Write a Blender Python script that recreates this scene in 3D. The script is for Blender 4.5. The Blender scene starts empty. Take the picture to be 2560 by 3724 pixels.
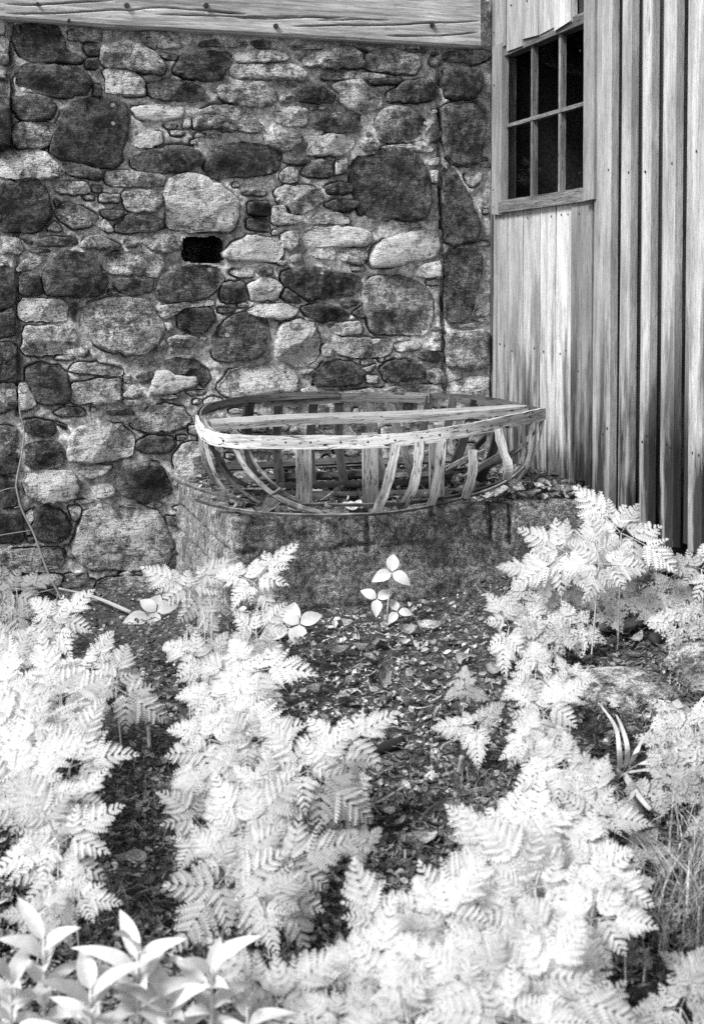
import bpy, bmesh, math, random
import numpy as np
from mathutils import Vector, Matrix, noise as mnoise

# ---------------------------------------------------------------- camera, sky, sun, exposure
scene = bpy.context.scene
col = scene.collection
R = math.radians
FPX, W0, H0 = 4780.0, 2560.0, 3724.0          # focal length in photo pixels, photo size
EYE = Vector((0.0, 0.0, 1.63)); PITCH = R(2.0); HORIZON = 1050.0
CY0 = HORIZON + FPX * math.tan(PITCH)
cam_d = bpy.data.cameras.new('camera'); cam = bpy.data.objects.new('camera', cam_d); col.objects.link(cam)
cam.location = EYE; cam.rotation_euler = (R(90) - PITCH, 0, 0)
cam_d.sensor_fit = 'VERTICAL'; cam_d.sensor_height = 36.0; cam_d.lens = FPX / H0 * 36.0
cam_d.shift_y = -(H0 / 2 - CY0) / H0
cam_d.clip_start = 0.05; cam_d.clip_end = 500
cam_d.dof.use_dof = True; cam_d.dof.focus_distance = 6.4; cam_d.dof.aperture_fstop = 4.5
scene.camera = cam

SUN_DIR = Vector((-0.66, -0.56, 0.92)).normalized()      # towards the sun
world = bpy.data.worlds.new('World'); scene.world = world; world.use_nodes = True
wn = world.node_tree; wn.nodes.clear()
sky = wn.nodes.new('ShaderNodeTexSky'); sky.sky_type = 'NISHITA'; sky.sun_disc = False
sky.sun_elevation = math.asin(SUN_DIR.z); sky.sun_rotation = math.atan2(SUN_DIR.x, SUN_DIR.y)
bwn = wn.nodes.new('ShaderNodeRGBToBW'); bg = wn.nodes.new('ShaderNodeBackground'); wo = wn.nodes.new('ShaderNodeOutputWorld')
bg.inputs['Strength'].default_value = 0.11
wn.links.new(sky.outputs[0], bwn.inputs[0]); wn.links.new(bwn.outputs[0], bg.inputs['Color']); wn.links.new(bg.outputs[0], wo.inputs[0])
sun_d = bpy.data.lights.new('sun', 'SUN'); sun_d.energy = 2.8; sun_d.angle = R(18); sun_d.color = (1, 1, 1)
sun = bpy.data.objects.new('sun', sun_d); col.objects.link(sun)
sun.rotation_euler = SUN_DIR.to_track_quat('Z', 'Y').to_euler(); sun.location = (-6, -3, 9)
vs = scene.view_settings; vs.view_transform = 'Standard'; vs.look = 'None'; vs.gamma = 1; vs.use_curve_mapping = False
vs.exposure = 1.0
scene.cycles.use_denoising = False
scene.cycles.max_bounces = 6; scene.cycles.diffuse_bounces = 3; scene.cycles.transmission_bounces = 3

rng = random.Random(7); nrg = np.random.default_rng(7)

# ---------------------------------------------------------------- pixel -> ray, wall frames
_F = Vector((0, math.cos(PITCH), -math.sin(PITCH))); _U = Vector((0, math.sin(PITCH), math.cos(PITCH)))
def ray(px, py):
    d = _F * FPX + Vector((px - 1280, 0, 0)) + _U * (CY0 - py)
    return d / d.y
def at_y(px, py, y): return EYE + ray(px, py) * y
def at_z(px, py, z):
    d = ray(px, py); return EYE + d * ((z - EYE.z) / d.z)
_c = at_y(1783, 1050, 7.7); CX, CYW = _c.x, _c.y              # the corner of the two walls
ES = Vector((-0.955, -0.2966, 0)); NW = Vector((0.2966, -0.955, 0))   # stone wall: leftwards, outwards
ET = NW; NR = ES                                                     # board wall: towards us, outwards
def wp(s, z, d=0.0): return Vector((CX, CYW, z)) + ES * s + NW * d   # point on the stone wall
def bp(t, z, d=0.0): return Vector((CX, CYW, z)) + ET * t + NR * d   # point on the board wall
def on_plane(px, py, o, n):
    d = ray(px, py); k = (o - EYE).dot(n) / d.dot(n); return EYE + d * k
def wall_sz(px, py, d=0.02):
    p = on_plane(px, py, wp(0, 0, d), NW); q = p - Vector((CX, CYW, 0)); return q.dot(ES), p.z
def board_tz(px, py, d=0.0):
    p = on_plane(px, py, bp(0, 0, d), NR); q = p - Vector((CX, CYW, 0)); return q.dot(ET), p.z

def sstep(a, b, x):
    t = np.clip((np.asarray(x, float) - a) / (b - a), 0, 1); return t * t * (3 - 2 * t)
def gz(x, y):                                                        # the lie of the ground
    x = np.asarray(x, float); y = np.asarray(y, float)
    z = 0.02 + 0.14 * sstep(3.6, 5.8, y) + 0.20 * sstep(0.1, 1.35, x) * sstep(3.2, 5.6, y)
    z = z - 0.17 * sstep(-0.45, -1.0, x) * sstep(4.8, 6.6, y)
    z = z + 0.022 * np.sin(x * 3.1 + y * 1.7) * np.sin(y * 2.3 - x) + 0.012 * np.sin(x * 7.3 + 1) * np.sin(y * 6.1)
    return z
def on_ground(px, py, h=0.0):                                        # the point h above the ground on this pixel's ray
    d = ray(px, py); y = 5.0
    lo, hi = 1.2, 9.0
    for _ in range(50):
        m = (lo + hi) / 2; p = EYE + d * m
        if p.z > float(gz(p.x, p.y)) + h: lo = m
        else: hi = m
    return EYE + d * lo

# ---------------------------------------------------------------- numpy value noise
_lat = nrg.random((64, 64, 8))
def vnoise(x, y, k=0):
    xi = np.floor(x).astype(int); yi = np.floor(y).astype(int); fx = x - xi; fy = y - yi
    fx = fx * fx * (3 - 2 * fx); fy = fy * fy * (3 - 2 * fy); L = _lat[:, :, k % 8]
    a = L[xi % 64, yi % 64]; b = L[(xi + 1) % 64, yi % 64]; c = L[xi % 64, (yi + 1) % 64]; e = L[(xi + 1) % 64, (yi + 1) % 64]
    return (a * (1 - fx) + b * fx) * (1 - fy) + (c * (1 - fx) + e * fx) * fy
def fbm(x, y, oct=4, k=0, gain=0.5):
    s = 0; a = 1; t = 0
    for i in range(oct):
        s = s + a * (vnoise(x * 2 ** i + 17.3 * i, y * 2 ** i + 9.1 * i, k + i) - 0.5); t += a; a *= gain
    return s / t * 2

# ---------------------------------------------------------------- object helpers
def mesh_obj(name, verts, faces, mat, parent=None, uvs=None, smooth=False, tone=None, vcol=None):
    me = bpy.data.meshes.new(name); me.from_pydata([tuple(v) for v in verts], [], [tuple(f) for f in faces])
    if uvs is not None:
        l = me.uv_layers.new(name='UVMap'); l.data.foreach_set('uv', np.asarray(uvs, np.float32).ravel())
    if vcol is not None:
        ca = me.color_attributes.new('tone', 'FLOAT_COLOR', 'POINT'); a = np.ones((len(verts), 4), np.float32); a[:, :3] = np.asarray(vcol, np.float32)[:, None]
        ca.data.foreach_set('color', a.ravel())
    if smooth: me.polygons.foreach_set('use_smooth', [True] * len(me.polygons))
    me.materials.append(mat); me.update()
    o = bpy.data.objects.new(name, me); col.objects.link(o)
    if parent: o.parent = parent
    if tone is not None: o.color = (tone, tone, tone, 1)
    return o
def place(o, loc): o.location = loc; return o
def tag(o, label=None, cat=None, group=None, kind=None):
    if label: o['label'] = label
    if cat: o['category'] = cat
    if group: o['group'] = group
    if kind: o['kind'] = kind
    return o
def empty(name, loc=(0, 0, 0)):
    o = bpy.data.objects.new(name, None); o.empty_display_size = 0.1; col.objects.link(o); o.location = loc; return o
def under(o, root):                       # a part built in world coordinates goes under its root
    o.parent = root; o.matrix_parent_inverse = Matrix.Translation(-Vector(root.location)); return o

def ribbon(path, ups, width, thick, n=None, jag=0.0, twist=None, rr=None):
    """flat strap along a path: verts, faces, uvs; `ups` is the direction of its width, width/thick may be lists"""
    P = [Vector(p) for p in path]; m = len(P); V = []; Fc = []; UV = []
    L = [0.0]
    for i in range(1, m): L.append(L[-1] + (P[i] - P[i - 1]).length)
    off = (rr or rng).random() * 40; voff = (rr or rng).random() * 7
    for i in range(m):
        t = (P[min(i + 1, m - 1)] - P[max(i - 1, 0)]).normalized()
        u = Vector(ups[i] if isinstance(ups, list) else ups); u = (u - t * u.dot(t)).normalized(); nn = t.cross(u)
        w = (width[i] if isinstance(width, (list, tuple)) else width) / 2; h = (thick[i] if isinstance(thick, (list, tuple)) else thick) / 2
        j = [1 + jag * ((rr or rng).random() - .5) for _ in range(2)]
        for a, b in ((-w * j[0], -h), (w * j[1], -h), (w * j[1], h), (-w * j[0], h)): V.append(P[i] + u * a + nn * b)
    ww = (width[0] if isinstance(width, (list, tuple)) else width); hh = (thick[0] if isinstance(thick, (list, tuple)) else thick)
    vv = [0, ww, ww + hh, 2 * ww + hh, 2 * ww + 2 * hh]
    for i in range(m - 1):
        for k in range(4):
            a = i * 4 + k; b = i * 4 + (k + 1) % 4
            Fc.append((a, b, b + 4, a + 4)); UV += [(L[i] + off, vv[k] + voff), (L[i] + off, vv[k + 1] + voff), (L[i + 1] + off, vv[k + 1] + voff), (L[i + 1] + off, vv[k] + voff)]
    for q, fl in ((0, True), ((m - 1) * 4, False)):
        f = (q, q + 1, q + 2, q + 3); f = f[::-1] if fl else f
        Fc.append(f); UV += [(off, voff + k * .01) for k in range(4)]
    return V, Fc, UV
def strap(name, path, ups, width, thick, mat, root=None, tone=None, **k):
    V, Fc, UV = ribbon(path, ups, width, thick, **k)
    o = mesh_obj(name, V, Fc, mat, None, UV, tone=tone)
    if root: under(o, root)
    return o
def smooth_path(pts, n):
    """Catmull-Rom through pts"""
    P = [Vector(p) for p in pts]; P = [P[0] * 2 - P[1]] + P + [P[-1] * 2 - P[-2]]; out = []
    for q in range(n):
        u = q / (n - 1) * (len(P) - 3); i = min(int(u), len(P) - 4); t = u - i; a, b, c, d = P[i:i + 4]
        out.append(0.5 * ((2 * b) + (c - a) * t + (2 * a - 5 * b + 4 * c - d) * t * t + (3 * b - a - 3 * c + d) * t ** 3))
    return out
def tube(path, rad, sides=6, seed=0, rough=0.0):
    P = [Vector(p) for p in path]; m = len(P); V = []; Fc = []; UV = []; r_ = random.Random(seed); L = 0
    ref = Vector((0.31, 0.22, 0.93))
    for i in range(m):
        t = (P[min(i + 1, m - 1)] - P[max(i - 1, 0)]).normalized(); a = t.cross(ref)
        a = a.normalized() if a.length > 1e-3 else t.cross(Vector((1, 0, 0))).normalized(); b = t.cross(a)
        r = rad[i] if isinstance(rad, (list, tuple)) else rad
        for k in range(sides):
            an = 2 * math.pi * k / sides; q = r * (1 + rough * (r_.random() - .5)); V.append(P[i] + a * math.cos(an) * q + b * math.sin(an) * q)
    for i in range(m - 1):
        l2 = L + (P[i + 1] - P[i]).length
        for k in range(sides):
            a = i * sides + k; b = i * sides + (k + 1) % sides; Fc.append((a, a + sides, b + sides, b))
            UV += [(L, k * .02), (l2, k * .02), (l2, k * .02 + .02), (L, k * .02 + .02)]
        L = l2
    Fc.append(tuple(range(sides))); UV += [(0, 0)] * sides
    Fc.append(tuple(range((m - 1) * sides, m * sides))[::-1]); UV += [(0, 0)] * sides
    return V, Fc, UV
def box_pts(f, a0, a1, z0, z1, d0, d1):
    V = [f(a, z, d) for d in (d0, d1) for z in (z0, z1) for a in (a0, a1)]
    return V, [(0, 1, 3, 2), (4, 6, 7, 5), (0, 4, 5, 1), (2, 3, 7, 6), (0, 2, 6, 4), (1, 5, 7, 3)]

# ---------------------------------------------------------------- materials (all neutral greys: an infrared black and white world)
class NT:
    def __init__(s, name):
        s.m = bpy.data.materials.new(name); s.m.use_nodes = True; s.t = s.m.node_tree; s.t.nodes.clear()
        s.out = s.n('ShaderNodeOutputMaterial'); s.bs = s.n('ShaderNodeBsdfPrincipled'); s.l(s.bs.outputs[0], s.out.inputs[0])
        s.bs.inputs['Roughness'].default_value = 0.85; s.bs.inputs['Specular IOR Level'].default_value = 0.25
    def n(s, k, **p):
        x = s.t.nodes.new(k)
        for a, b in p.items(): setattr(x, a, b)
        return x
    def l(s, a, b): s.t.links.new(a, b)
    def val(s, inp, v):
        if isinstance(v, (int, float)): inp.default_value = v
        else: s.l(v, inp)
    def math(s, op, a, b=0.0, clamp=False):
        x = s.n('ShaderNodeMath', operation=op); x.use_clamp = clamp; s.val(x.inputs[0], a); s.val(x.inputs[1], b); return x.outputs[0]
    def noise(s, vec, scale, detail=4, rough=0.55, dist=0.0):
        x = s.n('ShaderNodeTexNoise'); x.inputs['Scale'].default_value = scale; x.inputs['Detail'].default_value = detail
        x.inputs['Roughness'].default_value = rough; x.inputs['Distortion'].default_value = dist; s.l(vec, x.inputs['Vector']); return x.outputs[0]
    def ramp(s, v, a, b, lo=0.0, hi=1.0):
        x = s.n('ShaderNodeMapRange'); x.inputs[1].default_value = a; x.inputs[2].default_value = b; x.inputs[3].default_value = lo; x.inputs[4].default_value = hi
        s.l(v, x.inputs[0]); return x.outputs[0]
    def mix(s, f, a, b):
        x = s.n('ShaderNodeMix', data_type='FLOAT'); s.val(x.inputs[0], f); s.val(x.inputs[2], a); s.val(x.inputs[3], b); return x.outputs[0]
    def grey(s, v):
        c = s.n('ShaderNodeCombineColor'); [s.l(v, c.inputs[i]) for i in range(3)]; s.l(c.outputs[0], s.bs.inputs['Base Color']); return c.outputs[0]
    def bump(s, h, strength=0.5, dist=0.01):
        b = s.n('ShaderNodeBump'); b.inputs['Strength'].default_value = strength; b.inputs['Distance'].default_value = dist; s.l(h, b.inputs['Height']); s.l(b.outputs[0], s.bs.inputs['Normal'])
    def pos(s): return s.n('ShaderNodeNewGeometry').outputs['Position']
    def map(s, vec, sc, loc=(0, 0, 0)):
        x = s.n('ShaderNodeMapping'); x.inputs['Scale'].default_value = sc; x.inputs['Location'].default_value = loc; s.l(vec, x.inputs['Vector']); return x.outputs[0]
    def objtone(s):
        o = s.n('ShaderNodeObjectInfo'); r = s.n('ShaderNodeRGBToBW'); s.l(o.outputs['Color'], r.inputs[0]); return r.outputs[0], o.outputs['Random']
    def vtone(s):
        a = s.n('ShaderNodeAttribute', attribute_name='tone'); r = s.n('ShaderNodeRGBToBW'); s.l(a.outputs['Color'], r.inputs[0]); return r.outputs[0]

def stone_mat():
    m = NT('fieldstone'); p = m.pos(); tone, rnd = m.objtone()
    big = m.noise(p, 7, 5, .6, .3); mid = m.noise(p, 28, 6, .7, .6); fine = m.noise(p, 150, 5, .75); grain = m.noise(p, 420, 2, .6)
    strat = m.noise(m.map(p, (1, 1, 5)), 14, 5, .65, 1.0)
    # surface mottling: stained dark minerals, pale lichen crust
    v = m.math('MULTIPLY', tone, m.ramp(m.noise(p, 7, 5, .6, .3), .40, .60, .5, 1.9))
    v = m.math('MULTIPLY', v, m.ramp(mid, .42, .58, .55, 1.55))
    v = m.math('MULTIPLY', v, m.ramp(strat, .42, .58, .72, 1.3))
    v = m.math('MULTIPLY', v, m.ramp(fine, .42, .58, .55, 1.45))
    v = m.math('MULTIPLY', v, m.ramp(grain, .42, .58, .75, 1.25))
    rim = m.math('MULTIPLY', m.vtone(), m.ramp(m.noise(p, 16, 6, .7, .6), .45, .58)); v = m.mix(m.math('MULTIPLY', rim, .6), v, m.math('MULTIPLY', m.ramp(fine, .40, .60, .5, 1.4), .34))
    lich = m.math('MULTIPLY', m.ramp(m.noise(p, 11, 7, .72, .8), .53, .60), m.ramp(fine, .42, .56))
    v = m.mix(m.math('MULTIPLY', lich, .75), v, m.math('ADD', m.math('MULTIPLY', tone, .8), .17))
    vor = m.n('ShaderNodeTexVoronoi'); vor.inputs['Scale'].default_value = 9; m.l(p, vor.inputs['Vector'])
    v = m.mix(m.math('MULTIPLY', m.ramp(vor.outputs['Distance'], .13, .10), m.ramp(m.noise(p, 3, 1), .55, .6)), v, .42)
    dark = m.ramp(m.noise(p, 55, 5, .75), .54, .62); v = m.mix(m.math('MULTIPLY', dark, .75), v, .02)
    v = m.math('MULTIPLY', m.math('POWER', m.math('MULTIPLY', v, 3.2), 1.18), .335)
    m.grey(m.math('MINIMUM', v, .8))
    h = m.math('ADD', m.math('MULTIPLY', mid, 1.0), m.math('ADD', m.math('MULTIPLY', fine, .45), m.math('MULTIPLY', strat, .9)))
    m.bump(h, 1.0, .028); m.bs.inputs['Roughness'].default_value = .9
    return m.m
def mortar_mat():
    m = NT('lime_mortar'); p = m.pos()
    big = m.noise(p, 5, 4, .6); mid = m.noise(p, 34, 6, .7, .7); fine = m.noise(p, 190, 4, .75)
    v = m.math('MULTIPLY', m.ramp(big, .40, .60, .42, .80), m.ramp(mid, .42, .58, .6, 1.35)); v = m.math('MULTIPLY', v, m.ramp(fine, .42, .58, .6, 1.4))
    st = m.ramp(m.noise(p, 9, 6, .7, .5), .5, .62); v = m.mix(m.math('MULTIPLY', st, .5), v, .09)
    m.grey(v); m.bump(m.math('ADD', mid, m.math('MULTIPLY', fine, .5)), 1.0, .018); m.bs.inputs['Roughness'].default_value = .95
    return m.m
def wood_mat(name, lo=.6, hi=1.35, pits=0.3, stain=None, gs=1.0):
    """weathered grey timber; UV u runs with the grain in metres; the object's colour is its tone"""
    m = NT(name); tone, rnd = m.objtone(); uv = m.n('ShaderNodeUVMap').outputs[0]; p = m.pos()
    shift = m.n('ShaderNodeVectorMath', operation='ADD'); cb = m.n('ShaderNodeCombineXYZ'); m.l(m.math('MULTIPLY', rnd, 37.0), cb.inputs[0]); m.l(m.math('MULTIPLY', rnd, 91.0), cb.inputs[1])
    m.l(uv, shift.inputs[0]); m.l(cb.outputs[0], shift.inputs[1]); u = shift.outputs[0]
    g1 = m.noise(m.map(u, (3 * gs, 55 * gs, 1)), 1, 6, .68, .6); g2 = m.noise(m.map(u, (10 * gs, 260 * gs, 1)), 1, 4, .65, .3); b = m.noise(m.map(u, (1.6, 11, 1)), 1, 4, .55, .4)
    sp = m.noise(u, 330, 3, .7)
    v = m.math('MULTIPLY', tone, m.ramp(g1, .36, .64, lo, hi)); v = m.math('MULTIPLY', v, m.ramp(g2, .36, .64, .84, 1.16)); v = m.math('MULTIPLY', v, m.ramp(b, .38, .62, .74, 1.2))
    v = m.math('MULTIPLY', v, m.ramp(sp, .42, .58, .86, 1.14))
    pit = m.math('MULTIPLY', m.ramp(m.noise(m.map(u, (14 * gs, 90 * gs, 1)), 1, 5, .7, .8), .55, .62), pits * 1.6, True); v = m.mix(pit, v, .03)
    vo = m.n('ShaderNodeTexVoronoi'); vo.inputs['Scale'].default_value = 1; m.l(m.map(u, (2.3, 10, 1)), vo.inputs['Vector']); cw = m.n('ShaderNodeRGBToBW'); m.l(vo.outputs['Color'], cw.inputs[0])
    kn = m.math('MULTIPLY', m.ramp(vo.outputs['Distance'], .13, .06), m.ramp(cw.outputs[0], .58, .60)); v = m.mix(m.math('MULTIPLY', kn, .6, True), v, .05)
    if stain:
        z = m.n('ShaderNodeSeparateXYZ'); m.l(p, z.inputs[0])
        e = m.math('ADD', z.outputs[2], m.math('MULTIPLY', m.ramp(m.noise(m.map(p, (9, 9, 1.1)), 1, 5, .65), .42, .58, -.5, .5), stain[3] if len(stain) > 3 else .85))
        k = m.ramp(e, stain[0], stain[1], stain[2], 0); v = m.math('MULTIPLY', v, m.math('SUBTRACT', 1.0, k))
    m.grey(m.math('MINIMUM', v, .85)); m.bump(m.math('ADD', g1, m.math('MULTIPLY', g2, .6)), .6, .006); m.bs.inputs['Roughness'].default_value = .8
    return m.m
def concrete_mat():
    m = NT('mossy_concrete'); p = m.pos(); big = m.noise(p, 6, 5, .6, .5); mid = m.noise(p, 45, 6, .75); fine = m.noise(p, 220, 4, .8); run = m.noise(m.map(p, (30, 30, 4)), 1, 5, .65)
    v = m.math('MULTIPLY', m.ramp(big, .38, .62, .13, .40), m.ramp(mid, .42, .58, .4, 1.6)); v = m.math('MULTIPLY', v, m.ramp(fine, .44, .56, .25, 1.75)); v = m.math('MULTIPLY', v, m.ramp(run, .40, .60, .88, 1.1))
    pale = m.math('MULTIPLY', m.ramp(m.noise(p, 13, 7, .75, .5), .55, .64), m.ramp(fine, .4, .6)); v = m.mix(m.math('MULTIPLY', pale, .6), v, .38)
    m.grey(v); m.bump(m.math('ADD', mid, fine), 1.0, .014); m.bs.inputs['Roughness'].default_value = .95; return m.m
def soil_mat():
    m = NT('dark_soil'); p = m.pos(); mid = m.noise(p, 22, 6, .7); fine = m.noise(p, 120, 5, .8)
    v = m.math('MULTIPLY', m.ramp(mid, .42, .58, .05, .15), m.ramp(fine, .42, .58, .3, 1.8)); m.grey(v); m.bump(m.math('ADD', mid, fine), 1.0, .02); m.bs.inputs['Roughness'].default_value = .95; return m.m
def litter_mat():
    m = NT('dead_leaves'); p = m.pos(); t = m.vtone(); v = m.math('MULTIPLY', t, m.ramp(m.noise(p, 160, 4, .7), .42, .58, .5, 1.5)); v = m.math('MULTIPLY', v, m.ramp(m.noise(p, 14, 3, .6), .42, .58, .6, 1.4))
    m.grey(v); m.bs.inputs['Roughness'].default_value = .75; return m.m
def leaf_mat(name, alb, var=.12, trans=.22, rough=.55):
    m = NT(name); p = m.pos(); tone, rnd = m.objtone(); n = m.noise(p, 35, 4, .65); f = m.noise(p, 190, 3, .7)
    v = m.math('MULTIPLY', m.math('MULTIPLY', tone, alb), m.math('ADD', m.ramp(n, .42, .58, 1 - var, 1 + var * .6), m.ramp(f, .42, .58, -var * .7, var * .7)))
    v = m.math('MINIMUM', v, .93); c = m.grey(v); m.bs.inputs['Roughness'].default_value = rough
    tr = m.n('ShaderNodeBsdfTranslucent'); m.l(c, tr.inputs['Color']); mx = m.n('ShaderNodeMixShader'); mx.inputs[0].default_value = trans
    m.l(m.bs.outputs[0], mx.inputs[1]); m.l(tr.outputs[0], mx.inputs[2]); m.l(mx.outputs[0], m.out.inputs[0]); return m.m
def plain(name, v, rough=.85, var=.5, sc=60):
    m = NT(name); p = m.pos(); m.grey(m.math('MULTIPLY', m.ramp(m.noise(p, sc, 5, .7), .42, .58, 1 - var, 1 + var), v)); m.bs.inputs['Roughness'].default_value = rough; m.bump(m.noise(p, sc * 2, 4, .7), .5, .004); return m.m

M = dict(stone=stone_mat(), mortar=mortar_mat(), wood=wood_mat('weathered_boards', .74, 1.22, .22, (.52, 1.45, .92), 1.7), beam=wood_mat('hewn_beam', .7, 1.25, .22),
         boat=wood_mat('bleached_boat_wood', .55, 1.3, .7, (.60, .84, .72, .16)), concrete=concrete_mat(), soil=soil_mat(), litter=litter_mat(),
         leaf=leaf_mat('lacy_leaf', .72, .10, .34), herb=leaf_mat('herb_leaf', .64), broad=leaf_mat('broad_leaf', .86, .08, .3, .45), stem=leaf_mat('plant_stem', .62, .15, .1),
         flower=leaf_mat('white_petals', .85, .04, .3), stick=plain('dead_wood', .16), dark=plain('interior_shade', .03), iron=plain('rusted_nail', .035, .6), moss=plain('mossy_rock', .24, .95, .45, 45), sawn=wood_mat('window_wood', .5, 1.45, .6, None, 1.6))

# ---------------------------------------------------------------- the ground
def make_ground():
    xs = np.concatenate([[-80, -30, -12, -6], np.arange(-3.2, 3.21, .035), [6, 12, 30, 80]]); ys = np.concatenate([[-80, -30, -10, -3, 0], np.arange(1.2, 8.3, .035), [12, 30, 90]])
    X, Y = np.meshgrid(xs, ys); Z = gz(X, Y) + .02 * fbm(X * 9, Y * 9, 4, 1) * (np.abs(X) < 3.1)
    V = np.stack([X, Y, Z], -1).reshape(-1, 3); nx = len(xs)
    i = (np.arange(len(ys) - 1)[:, None] * nx + np.arange(nx - 1)[None]).ravel(); Fc = np.stack([i, i + 1, i + nx + 1, i + nx], 1)
    o = mesh_obj('ground', V.tolist(), Fc.tolist(), M['soil'], smooth=True); o['kind'] = 'structure'
make_ground()

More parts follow.
